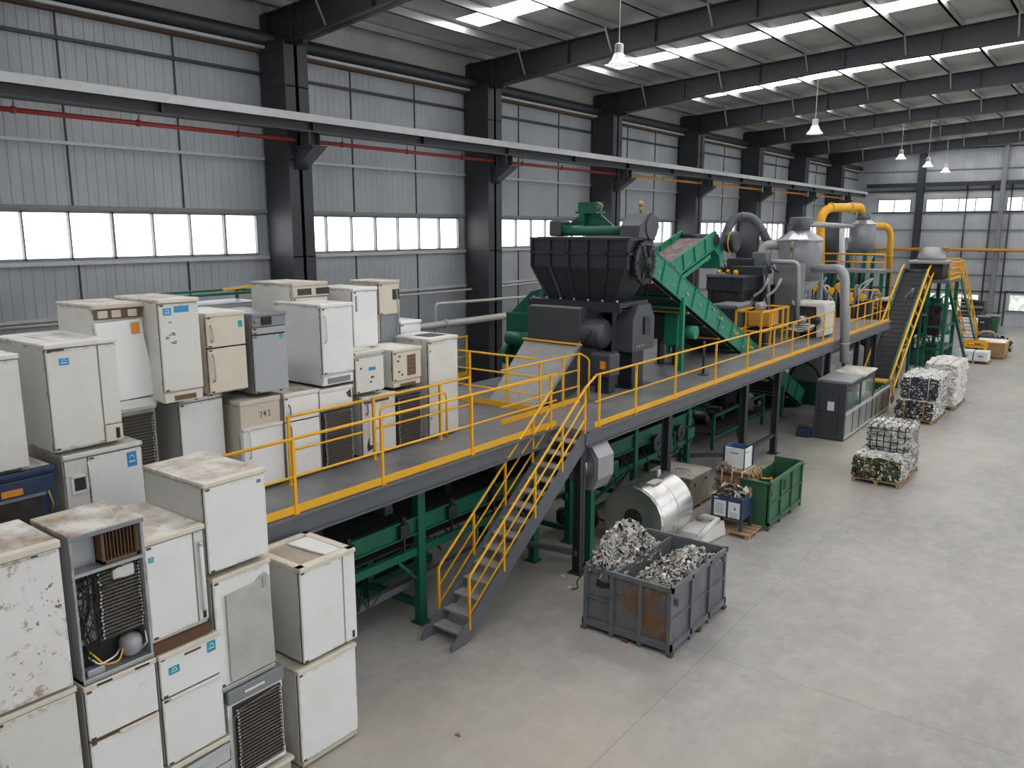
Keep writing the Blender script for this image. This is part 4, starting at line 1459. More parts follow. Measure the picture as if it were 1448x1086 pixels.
# hopper: flared box, open underside closed; front plane y=17.7
hx0, hx1 = -12.72, -9.86
b = MB()
y0, y1 = 17.7, 19.0
zt, zm, zb = 6.80, 6.06, 5.22
b.hexa([loc(hx0, y0, zm), loc(hx1, y0, zm), loc(hx1, y1, zm), loc(hx0, y1, zm), loc(hx0, y0, zt), loc(hx1, y0, zt), loc(hx1, y1, zt), loc(hx0, y1, zt)])
b.hexa([loc(hx0 + .42, y0 + .2, zb), loc(hx1 - .42, y0 + .2, zb), loc(hx1 - .42, y1 - .3, zb), loc(hx0 + .42, y1 - .3, zb), loc(hx0, y0, zm), loc(hx1, y0, zm), loc(hx1, y1, zm), loc(hx0, y1, zm)])
for k in range(6):
    f = k / 5
    x = hx0 + (hx1 - hx0) * f
    xb = hx0 + .42 + (hx1 - hx0 - .84) * f
    b.bar(loc(x, y0 - .03, zt), loc(x, y0 - .03, zm), .05, .06)
    b.bar(loc(x, y0 - .03, zm), loc(xb, y0 + .17, zb), .05, .06)
b.bar(loc(hx0 - .03, y0 - .03, zt - .02), loc(hx1 + .03, y0 - .03, zt - .02), .08, .06).bar(loc(hx0 - .03, y0 - .03, 6.42), loc(hx1 + .03, y0 - .03, 6.42), .06, .05)
b.bar(loc(hx1 + .03, y0 - .03, zt - .02), loc(hx1 + .03, y1, zt - .02), .06, .08).bar(loc(hx1 + .03, y0 - .03, 6.42), loc(hx1 + .03, y1, 6.42), .05, .05)
b.build('hopper', M['charcoal'], t)
MB().box(loc(hx0 + .1, y0 + .08, zt - .01), loc(hx1 - .1, y1 - .1, zt + .025)).build('hopper_lid', M['dusty_plate'], t)
MB().box(loc(-12.75, 17.55, 5.10), loc(-9.95, 19.0, 5.22)).box(loc(-12.75, 17.55, 4.98), loc(-9.95, 17.6, 5.1)).build('hopper_flange', M['charcoal'], t)
for k in range(7):
    MB().lathe([(.03, 0), (.03, .06)], loc(-12.6 + .42 * k, 17.62, 5.22), n=8).build('bolt', M['zinc'], t)
# lower housing, right face to the aisle
MB().box(loc(-12.55, 17.25, DZ + .02), loc(-10.92, 19.0, 5.05), bevel=.02).build('lower_housing', M['charcoal2'], t)
MB().box(loc(-12.5, 17.3, 5.05), loc(-11.0, 18.6, 5.07)).build('housing_lid', M['dusty_plate'], t)
MB().box(loc(-12.4, 17.9, 5.05), loc(-10.1, 19.0, 5.1)).box(loc(-10.9, 18.5, DZ), loc(-10.72, 19.1, 5.05)).build('base_frame', M['charcoal'], t)
# drum motor on the aisle side
MB().lathe([(.36, -.25), (.40, -.2), (.40, .15), (.36, .28), (.26, .36), (.04, .39)], loc(-10.72, 17.66, 4.42), n=28, axis='x').build('drum_motor', M['charcoal2'], t)
b = MB()
for k in range(3):
    b.tube([loc(-10.8 + .1 * k, 17.2, 4.2 + .12 * k), loc(-10.5 - .08 * k, 17.6, 4.86), loc(-10.55 - .05 * k, 18.0, 4.3)], .02, n=6)
b.tube(bend([loc(-10.6, 17.8, 4.3), loc(-10.6, 17.6, 3.9), loc(-10.75, 17.6, 3.4), loc(-10.7, 17.5, 3.1)], .2), .03, n=6)
b.build('hose', M['black'], t)
# flywheel side of the hopper
b = MB()
b.lathe([(.48, -.04), (.53, 0), (.53, .08), (.43, .11), (.40, .08), (.15, .08), (.12, .18), (.05, .2)], loc(-9.82, 18.42, 6.2), n=36, axis='x')
for k in range(6):
    a = k * PI / 3
    b.bar(loc(-9.71, 18.42 + .12 * math.cos(a), 6.2 + .12 * math.sin(a)), loc(-9.71, 18.42 + .46 * math.cos(a), 6.2 + .46 * math.sin(a)), .05, .06)
for k in range(24):
    a = k * PI / 12
    b.box(loc(-9.82, 18.42 + .53 * math.cos(a) - .03, 6.2 + .53 * math.sin(a) - .03), loc(-9.73, 18.42 + .53 * math.cos(a) + .03, 6.2 + .53 * math.sin(a) + .03))
b.build('flywheel', M['charcoal'], t)
for k in range(5):
    MB().tube([loc(-9.75, 18.15 + .12 * k, 6.7 - .08 * (k % 3)), loc(-9.62, 18.1 + .13 * k, 6.15), loc(-9.72, 18.2 + .1 * k, 5.85), loc(-9.8, 18.25 + .09 * k, 5.3 + .1 * (k % 4))], .02, n=5).build('hose', M['black'], t)
# arm housing above the flywheel
MB().prism([(18.75, 6.78), (19.75, 6.78), (19.95, 7.1), (19.75, 7.45), (19.35, 7.62), (18.95, 7.45), (18.7, 7.15)], 'x', -.05, .05).build('dummy', M['charcoal2'], t) if False else None
pl = [(.55, 3.80), (1.35, 3.74), (1.62, 4.05), (1.55, 4.25), (1.25, 4.42), (1.0, 4.38), (.6, 4.08)]
MB().prism(pl, 'x', .90, 1.44).build('arm_housing', M['charcoal2'], t)
MB().lathe([(.33, 0), (.30, .03), (.04, .04)], loc(-9.76, 18.7, 7.06), n=24, axis='x').build('cover_disc', M['charcoal2'], t)
MB().tube([loc(-10.05, 18.65, 7.42), loc(-10.05, 18.65, 7.58)], .035).box(loc(-10.2, 18.55, 7.38), loc(-9.9, 18.75, 7.42)).ball(loc(-10.05, 18.65, 7.64), .075).build('gauge', M['brass'], t)
# green cylinder and bracket on top
MB().tube([loc(-12.2, 18.4, 6.98), loc(-11.6, 18.4, 6.98), loc(-11.59, 18.4, 6.98), loc(-10.2, 18.4, 6.99)], [.14, .14, .115, .115], n=20).build('ram_cylinder', M['green'], t)
MB().prism([(-12.6 - SX, 6.85 - DZ), (-10.7 - SX, 6.85 - DZ), (-10.75 - SX, 6.95 - DZ), (-11.4 - SX, 7.44 - DZ), (-11.9 - SX, 7.44 - DZ), (-12.4 - SX, 7.1 - DZ)], 'y', 18.85 - SY, 18.92 - SY).prism([(-12.1 - SX, 6.85 - DZ), (-11.75 - SX, 6.85 - DZ), (-11.75 - SX, 7.42 - DZ), (-11.9 - SX, 7.44 - DZ)], 'y', 18.7 - SY, 18.98 - SY).build('bracket', M['green'], t)
MB().box(loc(-12.55, 18.2, 6.83), loc(-12.2, 18.75, 7.24), bevel=.05).build('ram_block', M['charcoal2'], t)
MB().box(loc(-11.95, 18.7, 7.46), loc(-11.4, 19.05, 7.72)).box(loc(-12.0, 18.65, 7.42), loc(-11.35, 19.1, 7.48)).build('junction_box', M['green'], t)
MB().tube([loc(-11.4, 18.8, 7.5), loc(-11.25, 18.8, 7.62), loc(-11.42, 18.8, 7.7)], .03).build('hose', M['brass'], t)
# green drive at the left
MB().box(loc(-14.15, 18.4, DZ), loc(-13.05, 19.6, 4.7), bevel=.03).build('gearbox', M['green'], t)
MB().prism([(-14.1 - SX, 4.7 - DZ), (-13.1 - SX, 4.7 - DZ), (-13.0 - SX, 5.4 - DZ), (-13.4 - SX, 5.3 - DZ)], 'y', 18.6 - SY, 18.7 - SY).build('bracket', M['green'], t)
MB().lathe([(.45, -.1), (.5, -.05), (.5, .12), (.38, .2), (.38, .45)], loc(-13.0, 18.9, 5.0), n=26, axis='x').build('drive_flange', M['green'], t)
MB().tube([loc(-13.9, 18.2, 4.0), loc(-12.8, 18.2, 4.0)], .2, n=16).build('drive_motor', M['green'], t)
MB().lathe([(.28, -.1), (.28, .1)], loc(-14.0, 18.3, 3.5), n=18, axis='x').build('pulley', M['green'], t)

# chute from deck to shredder mouth
t = thing('steel_chute', 'sloping grey steel chute plate rising from the deck to the shredder', 'chute', (0, 0, 0))
A, B_, D_, E_ = V((-11.62, 14.45, DZ + .03)), V((-10.2, 14.6, DZ + .03)), V((-10.86, 17.2, 4.08)), V((-12.6, 17.2, 4.1))
e = V((0, 0, .035))
MB().hexa([A, B_, D_, E_, A + e, B_ + e, D_ + e, E_ + e]).build('plate', M['chute'], t)
MB().hexa([B_, B_ + V((-.02, 0, 0)), D_ + V((-.02, 0, 0)), D_, B_ + e * 3, B_ + e * 3 + V((-.02, 0, 0)), D_ + e * 5 + V((-.02, 0, 0)), D_ + e * 5]).build('side_lip', M['chute'], t)
MB().hexa([B_ + V((-.06, .3, -.03)), B_ + V((-.03, .3, -.03)), V((-10.86, 17.2, DZ)), V((-10.9, 17.2, DZ)), B_ + V((-.06, .3, .08)), B_ + V((-.03, .3, .08)), D_, D_ + V((-.04, 0, 0))]).build('side_plate', M['charcoal2'], t)
MB().tube([E_ + V((-.05, -.02, .08)), D_ + V((.05, -.02, .08))], .03, n=8).build('edge_bar', M['yellow'], t)

# cabinets beside the shredder
t = thing('electrical_cabinet', 'slate grey electrical cabinet with sloping top on a leg, right of the shredder', 'cabinet', (-10.3, 17.95, DZ))
MB().prism([(0, .95), (1.15, .95), (1.15, 1.75), (.9, 2.12), (.25, 2.12), (0, 1.75)], 'x', .0, .5).build('body', M['charcoal2'], t)
MB().box((.02, .15, .02), (.42, .75, .95)).build('leg', M['charcoal'], t)
MB().box((-.1, 0, 0), (.55, 1.1, .03)).build('base_plate', M['charcoal'], t)
MB().box((.5, .55, 1.35), (.55, .85, 1.8), bevel=.01).build('switch_panel', M['charcoal'], t)
b = MB()
for k in range(4):
    b.box((.5, .2 + .13 * k, 1.05), (.515, .25 + .13 * k, 1.1))
b.build('button', M['zinc'], t)
MB().box((.0, .02, 1.98), (.3, .04, 2.0)).build('trim', M['zinc'], t)
t = thing('control_box', 'small dark control box with an orange warning label by the stair head', 'box', on_y(848, 545, 17.0).to_tuple()[:2] + (DZ,))
MB().box((-.28, -.0, .42), (.28, .5, 1.0), bevel=.05).build('body', M['charcoal2'], t)
MB().box((-.2, .1, 0), (.2, .4, .45)).build('pedestal', M['charcoal'], t)
MB().box((.0, -.006, .62), (.16, .0, .82)).build('warning_label', M['orange'], t)
MB().prism([(.04, .66), (.12, .66), (.08, .77)], 'y', -.009, -.005).build('warning_sign', M['yellow'], t)
t = thing('green_motor_box', 'bright green motor box with a black terminal front right of the slate cabinet', 'motor', on_z(935, 515, DZ).to_tuple()[:2] + (DZ,))
MB().box((-.35, 0, .75), (.05, .5, 1.5), bevel=.02).build('terminal_box', M['charcoal'], t)
MB().box((.05, 0, .6), (.5, .5, 1.55), bevel=.03).build('body', M['green2'], t)
MB().tube([(.5, .3, 1.0), (.95, .3, 1.0)], .2, n=16).build('motor', M['green2'], t)
MB().box((-.2, .1, 0), (-.1, .4, .75)).box((.3, .1, 0), (.4, .4, .65)).box((-.25, .05, 0), (.45, .45, .02)).build('stand', M['charcoal'], t)
t = thing('barrier_stanchion', 'thin black stanchion post standing on the walkway deck', 'post', on_z(994, 530, DZ).to_tuple())
MB().tube([(0, 0, 0), (0, 0, .95)], .035).lathe([(.16, 0), (.15, .02), (.05, .04)], n=14).build('pole', M['coil'], t)

# ================================================================ INCLINED CONVEYORS
def trough(name, label, a, b_, w, h, mat, beltmat, legs=(), under=True, group='inclined conveyors', lipmat=None, ribs=6):
    """conveyor trough: axis from a to b_ (top edge of the right side plate), running in Y, width w towards -X"""
    a, b_ = V(a), V(b_)
    t = thing(name, label, 'conveyor', a, group=group)
    d = b_ - a
    up = V((0, -d.z, d.y)).normalized()
    if up.z < 0:
        up = -up
    Z = V((0, 0, 0))
    for x in (0, -w):
        s = V((x, 0, 0))
        th = V((-.03, 0, 0))
        mb = MB()
        mb.hexa([s - up * h, s + th - up * h, s + th + d - up * h, s + d - up * h, s, s + th, s + th + d, s + d])
        for k in range(ribs + 1):
            p = s + d * (k / ribs) + V((.02, 0, 0))
            mb.bar(p, p - up * h, .05, .05)
        mb.bar(s + V((-.015, 0, 0)), s + d + V((-.015, 0, 0)), .07, .03).bar(s - up * h + V((-.015, 0, 0)), s + d - up * h + V((-.015, 0, 0)), .09, .05)
        mb.build('side_plate', M[mat], t)
    e = V((-.04, 0, 0))
    f = V((-w, 0, 0))
    hb = up * (h * .42)
    MB().hexa([e - hb, f - hb, f + d - hb, e + d - hb, e - hb + up * .03, f - hb + up * .03, f + d - hb + up * .03, e + d - hb + up * .03]).build('belt', M[beltmat], t)
    if under:
        hc = up * (h + .12)
        MB().hexa([e - hc, f - hc, f + d - hc, e + d - hc, e - hc + up * .03, f - hc + up * .03, f + d - hc + up * .03, e + d - hc + up * .03]).build('return_belt', M['belt'], t)
    for q in (0, 1):
        c = d * q - up * h * .55
        MB().tube([c + V((.06, 0, 0)), c + V((-w - .06, 0, 0))], h * .38, n=16).build('end_drum', M['charcoal'], t)
    for frac, zf in legs:
        p = d * frac - up * h
        for x in (.02, -w - .02):
            MB().box((x - .06, p.y - .06, zf - a.z), (x + .06, p.y + .06, p.z + .1)).box((x - .13, p.y - .13, zf - a.z), (x + .13, p.y + .13, zf - a.z + .02)).build('leg', M[mat], t)
        MB().box((-w, p.y - .03, p.z - .25), (0, p.y + .03, p.z - .17)).build('cross_bar', M[mat], t)
    return t


tc = trough('inclined_conveyor', 'bright green inclined conveyor running down from the shredder through the deck to the floor', (-10.08, 19.2, 6.60), (-10.08, 33.0, .62), 1.55, .62, 'green2', 'belt', legs=((.17, DZ), (.82, 0)), ribs=14)
# plates below: dust boards seen under the belt
d = V((0, 13.8, -5.98)); up = V((0, 5.98, 13.8)).normalized()
for k in range(12):
    p = d * (k + .5) / 12 - up * .78
    MB().bar(p, p + V((-1.55, 0, 0)), .06, .06).build('cross_bar', M['green' if k % 2 else 'orangepipe'], tc)
b = MB()
for k in range(5):
    p = d * (.35 + .1 * k) - up * (.25 + .02 * (k % 3))
    b.tube([p + V((.04, -.10, 0)), p + V((.04, .02, .07)), p + V((.04, .1, -.04)), p + V((.04, .16, .05))], .018, n=5)
b.build('painted_marks', M['yellow'], tc)
b = MB()
rr = random.Random(77)
for k in range(14):
    p = d * (.05 + .9 * k / 14) - up * rr.uniform(.12, .5)
    b.bar(p + V((.035, 0, 0)), p + V((.035, rr.uniform(.04, .12), rr.uniform(-.08, .05))), .02, .04)
b.build('paint_chips', M['pipe'], tc)
t2 = trough('inclined_conveyor', 'green conveyor with a dusty brown belt rising behind the shredder to the dark separator', (-10.75, 21.85, 6.06), (-10.75, 24.9, 6.95), 1.15, .5, 'green2', 'beltb', ribs=4, under=False)
for x in (-1.02, -1.24):
    MB().box((x - .06, 2.5, DZ - 6.06), (x + .06, 2.62, .3)).box((x - .13, 2.43, DZ - 6.06), (x + .13, 2.69, DZ - 6.04)).build('leg', M['green2'], t2)
MB().box((-1.25, 2.52, -.05), (.02, 2.6, .05)).build('cross_bar', M['green2'], t2)
MB().prism([(3.06, .62), (3.6, .5), (3.85, .0), (3.55, -.3), (3.42, .1), (3.06, .3)], 'x', -1.2, .03).build('head_chute', M['green2'], t2)
MB().lathe([(.30, -.08), (.34, -.03), (.34, .25), (.26, .3)], (.2, 3.75, .55), n=20, axis='x').build('head_motor', M['charcoal'], t2)
MB().lathe([(.345, -.02), (.36, 0), (.345, .02)], (.3, 3.75, .55), n=20, axis='x').build('motor_band', M['yellow'], t2)
MB().bar((.0, .2, -.62), (.0, 2.7, .12), .1, .12).build('stiffener', M['green2'], t2)

# dark separators behind
def sep(label, px0, px1, pyt, pyb, Y, D, legs=0.0, m='charcoal', group='dark separator boxes'):
    A = on_y(px0, pyt, Y)
    B = on_y(px1, pyb, Y)
    t = thing('separator_box', label, 'machine', (A.x, Y, DZ if legs else B.z), group=group)
    z0, z1 = B.z - t.location.z, A.z - t.location.z
    w = B.x - A.x
    b = MB().box((0, 0, z0), (w, D, z1), bevel=.02)
    for k in range(4):
        x = w * k / 3
        b.box((x - .03, -.03, z0), (x + .03, 0, z1))
    b.build('body', M[m], t)
    MB().box((-.06, -.06, z1 - .05), (w + .06, D + .06, z1 + .04)).build('rim', M['duct'], t)
    if legs:
        for x in (.08, w - .08):
            for y in (.1, D - .1):
                MB().box((x - .07, y - .07, 0), (x + .07, y + .07, z0)).build('leg', M['charcoal'], t)
        MB().box((.1, .15, z0 - .7), (w - .1, D - .15, z0)).build('hopper', M['coil'], t)
    return t, w, z1


t, w, z1 = sep('dark blue-grey separator box carrying clutter behind the inclined conveyor', 1001, 1049, 389, 413, 29.0, 2.2, legs=1)
rr = random.Random(21)
MB().box((.8, .3, z1 + .04), (2.0, .9, z1 + .35), bevel=.03).build('motor_cover', M['charcoal'], t)
MB().box((.3, 1.0, z1 + .04), (1.3, 1.9, z1 + .6), bevel=.03).build('valve_box', M['charcoal'], t)
MB().box((1.2, 1.2, z1 + .04), (1.75, 1.7, z1 + .85), bevel=.05).build('fan_box', M['duct'], t)
b = MB()
for k in range(10):
    x, y = rr.uniform(0, 2.2), rr.uniform(.1, 2)
    b.tube([(x, y, z1 + .05), (x + rr.uniform(-.2, .3), y, z1 + .3 + rr.random() * .3), (x + rr.uniform(.1, .5), y + .1, z1 + .1)], .035, n=6)
b.build('hose', M['black'], t)
b = MB()
for k in range(5):
    x = rr.uniform(.1, 1.2)
    b.lathe([(.09, -.06), (.09, .06)], (x, .2 + .1 * k, z1 + .12), n=10, axis='x')
b.build('valve_wheel', M['yellow'], t)
MB().box((.5, -.3, z1 - 1.9), (1.9, 0, z1 - 1.3), bevel=.03).build('hopper_pan', M['coil'], t)
for k in range(3):
    MB().lathe([(.1, -.25), (.16, -.2), (.16, .2), (.1, .25)], (1.6 + .25 * k, -.05, z1 - 1.05), n=14, axis='y').build('motor', M['charcoal'] if k % 2 else M['silver'], t)
t, w, z1 = sep('slate box with a pale top edge below the dark separator, behind the walkway', 1007, 1040, 433, 474, 27.4, 1.4, m='charcoal2')
MB().box((.0, 0.0, z1 + .04), (w, 1.4, z1 + .08)).build('lid', M['silver'], t)
t.location.z -= 0
for x in (.1, w * .6):
    MB().box((x - .06, .2, -(t.location.z)), (x + .06, 1.2, 0)).build('leg', M['charcoal'], t)
# clutter of pumps between separator and silo
for k, (px, py, Y, lab) in enumerate([(1060, 470, 30.0, 'dark pump with orange fittings behind the walkway rail, left one'), (1078, 468, 30.2, 'dark pump with a silver collar behind the walkway rail, next to the yellow cage')]):
    p = on_y(px, py, Y)
    t = thing('pump', lab, 'pump', (p.x, Y, DZ), group='pumps by the silo')
    MB().box((-.35, -.3, .0), (.35, .3, .15)).build('base_plate', M['charcoal'], t)
    MB().lathe([(.2, 0), (.28, .05), (.28, .7), (.2, .8), (.1, .85)], (0, 0, .15), n=18).build('body', M['charcoal'], t)
    MB().lathe([(.30, 0), (.33, .03), (.30, .06)], (0, 0, .7), n=18).build('collar', M['silver' if k else 'orangepipe'], t)
    MB().tube(bend([(0, 0, .9), (0, 0, 1.5), (.3, .2, 1.7), (.5, .3, 2.2)], .2), .06).build('pipe', M['silver'], t)
    MB().tube(bend([(-.2, -.2, .3), (-.3, -.25, 1.3), (.1, -.2, 1.7), (.2, -.1, .9)], .2), .03).build('hose', M['black'], t)
    MB().lathe([(.1, -.03), (.1, .03)], (-.1, -.3, 1.1), n=12, axis='y').build('valve_wheel', M['orange'], t)
t = thing('mixer_tower', 'dark machine block full of pipes between the separator and the silo', 'machine', (-13.5, 31.6, DZ))
MB().box((0, 0, 0), (1.9, 1.5, 1.8), bevel=.03).build('body', M['coil'], t)
MB().box((.1, -.1, 2.0), (1.5, 1.2, 2.5), bevel=.04).build('gear_cover', M['charcoal'], t)
MB().box((.2, .1, 1.75), (1.3, 1.2, 2.0)).build('base_frame', M['col'], t)
for k in range(6):
    MB().tube(bend([(rr.uniform(.1, 1.8), -.05, rr.uniform(.1, .6)), (rr.uniform(.1, 1.8), -.25, rr.uniform(.8, 1.4)), (rr.uniform(.1, 1.8), -.05, rr.uniform(1.6, 2.3))], .2), .05).build('pipe', M[('silver', 'black', 'zinc')[k % 3]], t)
for k in range(5):
    MB().box((.2 + .33 * k, -.12, .5 + .25 * (k % 3)), (.42 + .33 * k, .0, .75 + .25 * (k % 3)), bevel=.02).build('junction_box', M[('orange', 'zinc', 'charcoal2', 'yellow', 'zinc')[k]], t)

# ================================================================ SILOS AND DUCTS
def pxr(w, Y, px=1128, py=350):
    return abs(on_y(px + w, py, Y).x - on_y(px, py, Y).x)


Y1 = 33.5
c1 = on_y(1128, 398, Y1)
zc = lambda px, py, Y: on_y(px, py, Y).z
cx1 = c1.x
r1 = pxr(31, Y1)
t = thing('silo', 'large grey silo with a cone roof and capped neck beside the walkway', 'silo', (cx1, Y1, 0))
z_a, z_b, z_c, z_d, z_e = zc(1128, 432, Y1), zc(1128, 396, Y1), zc(1128, 339, Y1), zc(1128, 327, Y1), zc(1128, 308, Y1)
rn = pxr(15, Y1)
MB().lathe([(r1, z_b), (r1, z_c)], n=40).build('shell', M['silo'], t)
MB().lathe([(.30, z_a), (r1, z_b)], n=40, offs=[(-.45, 0), (0, 0)]).build('bottom_cone', M['silo'], t)
MB().lathe([(r1 + .03, z_c - .03), (r1 + .03, z_c + .02), (rn, z_d + .02)], n=14, smooth=False).build('cone_roof', M['zinc'], t)
MB().lathe([(rn * .85, z_d), (rn * .85, z_e - .25), (rn * 1.08, z_e - .25), (rn * 1.08, z_e), (rn * .9, z_e + .02), (.05, z_e + .03)], n=28).build('neck', M['duct'], t)
for k in range(10):
    a = 2 * PI * k / 10
    MB().box((rn * math.cos(a) - .03, rn * math.sin(a) - .03, z_e - .62), (rn * math.cos(a) + .03, rn * math.sin(a) + .03, z_e - .5)).build('bolt', M['zinc'], t)
for a in (.3, 1.9, 3.5, 5.1):
    MB().bar((r1 * math.cos(a), r1 * math.sin(a), DZ), (r1 * math.cos(a), r1 * math.sin(a), z_b + .3), .14).build('leg', M['silver'], t)
q = on_y(1119, 358, Y1 - r1)
MB().lathe([(.12, 0), (.12, .06)], (q.x - cx1, -r1 * .98, q.z), n=12, axis='y').tube([(q.x - cx1 + .02, -r1 - .08, q.z + .1), (q.x - cx1 + .05, -r1 - .1, q.z + .45)], .05).tube([(q.x - cx1, -r1 - .06, q.z), (q.x - cx1 - .03, -r1 - .06, q.z - .45)], .04).build('valve', M['brass'], t)
t = thing('grey_hopper_box', 'grey sheet hood box in front of the silo inside the pipe portal', 'hopper', (0, 0, 0))
P0, P1 = on_y(1098, 373, 31.5), on_y(1126, 445, 31.5)
MB().box((P0.x, 31.5, DZ + .01), (P1.x, 32.3, P0.z), bevel=.02).build('body', M['silo'], t)
MB().tube([(P0.x + .5, 31.47, P0.z - 1.7), (P0.x + .7, 31.47, P0.z - 1.6), (P0.x + .72, 31.47, P0.z - 1.35)], .04).build('handle', M['brass'], t)
def piper(name, label, pts, r, mat, group=None, Y=None, br=.35, flanges=(), cat='pipe'):
    P = [on_y(*p[:2], p[2]) for p in pts]
    o = P[0].copy()
    t = thing(name, label, cat, o, group=group)
    Q = bend([p - o for p in P], br, 7)
    MB().tube(Q, r, n=16).build('pipe', M[mat], t)
    for i, f in flanges:
        p, q = P[i] - o, P[i + 1] - o
        c = p + (q - p) * f
        dd = (q - p).normalized() * .03
        MB().tube([c - dd, c + dd], r * 1.18, n=16).build('flange', M[mat], t)
    return t


piper('pipe_portal', 'slim grey pipe bent like a gate in front of the large silo', [(1085, 477, 30.9), (1086, 370, 30.9), (1129, 371, 30.9), (1127, 475, 30.9)], pxr(3.6, 30.9), 'silver', br=.25)
piper('pipe_portal', 'thick grey pipe leaving the silo and turning down through the deck', [(1150, 380, 31.8), (1195, 380, 31.0), (1194, 512, 31.0)], pxr(6.0, 32), 'silver', br=.45, flanges=((1, .8),))
piper('arched_duct', 'dark grey duct arching over from the separator towards the silo', [(1018, 352, 33.0), (1036, 308, 33.5), (1062, 305, 33.8), (1076, 322, 33.9), (1087, 345, 34)], pxr(6.4, 33.5), 'duct', br=1.1, flanges=((1, .55), (3, .2)), cat='duct')
piper('elbow_duct', 'pale upright duct with an elbow at the left of the silo', [(1079, 384, 33), (1079, 347, 33), (1100, 346, 33.2)], pxr(6.8, 33), 'pipe', br=.5, cat='duct')
Y2 = 47.0
c2 = on_y(1217, 360, Y2)
r2 = pxr(18.5, Y2, 1216)
t = thing('silo', 'smaller grey silo with a long bottom cone under the yellow arched duct', 'silo', (c2.x, Y2, 0))
za, zb, z_c2, zd, ze = zc(1216, 404, Y2), zc(1216, 361, Y2), zc(1216, 317, Y2), zc(1216, 311, Y2), zc(1216, 304, Y2)
MB().lathe([(r2, zb), (r2, z_c2)], n=36).build('shell', M['silo'], t)
MB().lathe([(.15, za), (.3, za + .1), (r2, zb)], n=36, offs=[(-.15, 0), (-.15, 0), (0, 0)]).build('bottom_cone', M['silo'], t)
MB().lathe([(r2 + .02, z_c2), (.38, zd)], n=18, smooth=False).build('cone_roof', M['zinc'], t)
MB().lathe([(.36, zd), (.36, ze + .1)], n=20).build('neck', M['duct'], t)
for a in (.5, 2.1, 3.7, 5.3):
    MB().bar((r2 * math.cos(a), r2 * math.sin(a), 0), (r2 * math.cos(a), r2 * math.sin(a), zb + .3), .16).build('leg', M['green'], t)
piper('yellow_duct', 'thick yellow duct arching high over to the smaller silo', [(1160, 425, 44), (1160, 294, 44), (1218, 293, Y2 - .2), (1217, 306, Y2)], pxr(6.2, 45, 1170), 'yellow', br=1.0, flanges=((1, .25), (1, .72)), cat='duct')
piper('yellow_duct', 'slimmer yellow duct leaving the right side of the small silo and dropping down', [(1230, 319, Y2), (1260, 319, 48.5), (1256, 412, 49)], pxr(4.6, 48, 1255), 'yellow', br=.75, flanges=((0, .6), (1, .45)), cat='duct')
piper('transfer_pipe', 'pale level pipe joining the large silo neck to the small silo', [(1142, 317, 34.5), (1206, 320, 46.2)], .12, 'silver')
piper('transfer_pipe', 'white upright pipe just left of the small silo', [(1191, 318, 44.8), (1190, 392, 44.8)], pxr(4, 44.8, 1190), 'whitepipe')

# rear service platform around the small silo
t = thing('service_platform', 'small grey service platform with legs around the small silo', 'platform', (0, 0, 0))
Pz = zc(1200, 381, 43.5)
xa, xb = on_y(1163, 381, 43.5).x, on_y(1250, 381, 43.5).x
MB().box((xa, 43.5, Pz - .15), (xb, 45.1, Pz)).build('deck_plate', M['silver'], t)
for x in (xa + .1, (xa + xb) / 2, xb - .1):
    for y in (43.6, 45.0):
        MB().box((x - .08, y - .08, 0), (x + .08, y + .08, Pz - .15)).build('leg', M['green'], t)
railing('yellow rail of the service platform in front of the small silo', [(xa, 43.5, Pz), (xb, 43.5, Pz)], [(xa + (xb - xa) * k / 4, 43.5, Pz) for k in range(5)], h=zc(1200, 359, 43.5) - Pz, toe=False, rail=.04)
z3 = zc(1215, 440, 41.5)
xa3, xb3 = on_y(1172, 410, 41.5).x, on_y(1243, 410, 41.5).x
railing('lower yellow rail among the pipes under the small silo', [(xa3, 41.5, 0), (xb3, 41.5, 0)], [(xa3 + (xb3 - xa3) * k / 3, 41.5, 0) for k in range(4)], h=zc(1200, 409, 41.5), toe=False, rail=.035, mids=4)
t = thing('valve_station', 'knot of pale pipes, hoses and yellow valves behind the thick grey pipe', 'machine', (on_y(1185, 440, 40).x, 40.0, 0))
rr = random.Random(11)
zv = zc(1185, 405, 40)
MB().box((-1.2, 0, 0), (1.4, .8, zv - .6), bevel=.03).build('body', M['coil'], t)
for k in range(9):
    x = rr.uniform(-1.2, 1.3)
    MB().tube(bend([(x, -.1, zv - 1.4), (x, -.2, zv - .1 + rr.random() * .5), (x + rr.uniform(-.7, .7), -.2, zv + rr.random() * .6), (x + rr.uniform(-.6, .6), -.1, zv - .9)], .25), rr.choice((.03, .045, .06))).build('pipe', M[rr.choice(('whitepipe', 'zinc', 'black', 'silver'))], t)
for k in range(6):
    x, z = rr.uniform(-1.1, 1.3), zv + rr.uniform(-.6, .7)
    MB().lathe([(.13, -.05), (.16, 0), (.13, .05)], (x, -.28, z), n=12, axis='y').box((x - .05, -.3, z - .2), (x + .05, -.2, z)).build('valve', M['yellow'], t)
t = thing('valve_station', 'tangle of small pipes and pumps below the smaller silo cone', 'machine', (on_y(1232, 430, 42.5).x, 42.5, 0))
zv = zc(1230, 425, 42.5)
MB().box((-1.2, 0, 0), (.9, .8, zv), bevel=.03).build('body', M['coil'], t)
MB().box((.0, -.1, zv), (.95, .9, zv + .12), bevel=.03).build('tarp', M['plasticw'], t)
for k in range(9):
    x = rr.uniform(-1.2, 1.5)
    MB().tube(bend([(x, -.1, zv - .9), (x, -.2, zv + .1 + rr.random() * .5), (x + rr.uniform(-.6, .6), -.2, zv + rr.random() * .8), (x + rr.uniform(-.5, .5), -.1, zv - .5)], .22), rr.choice((.03, .045))).build('pipe', M[rr.choice(('whitepipe', 'zinc', 'black', 'silver', 'redpipe'))], t)
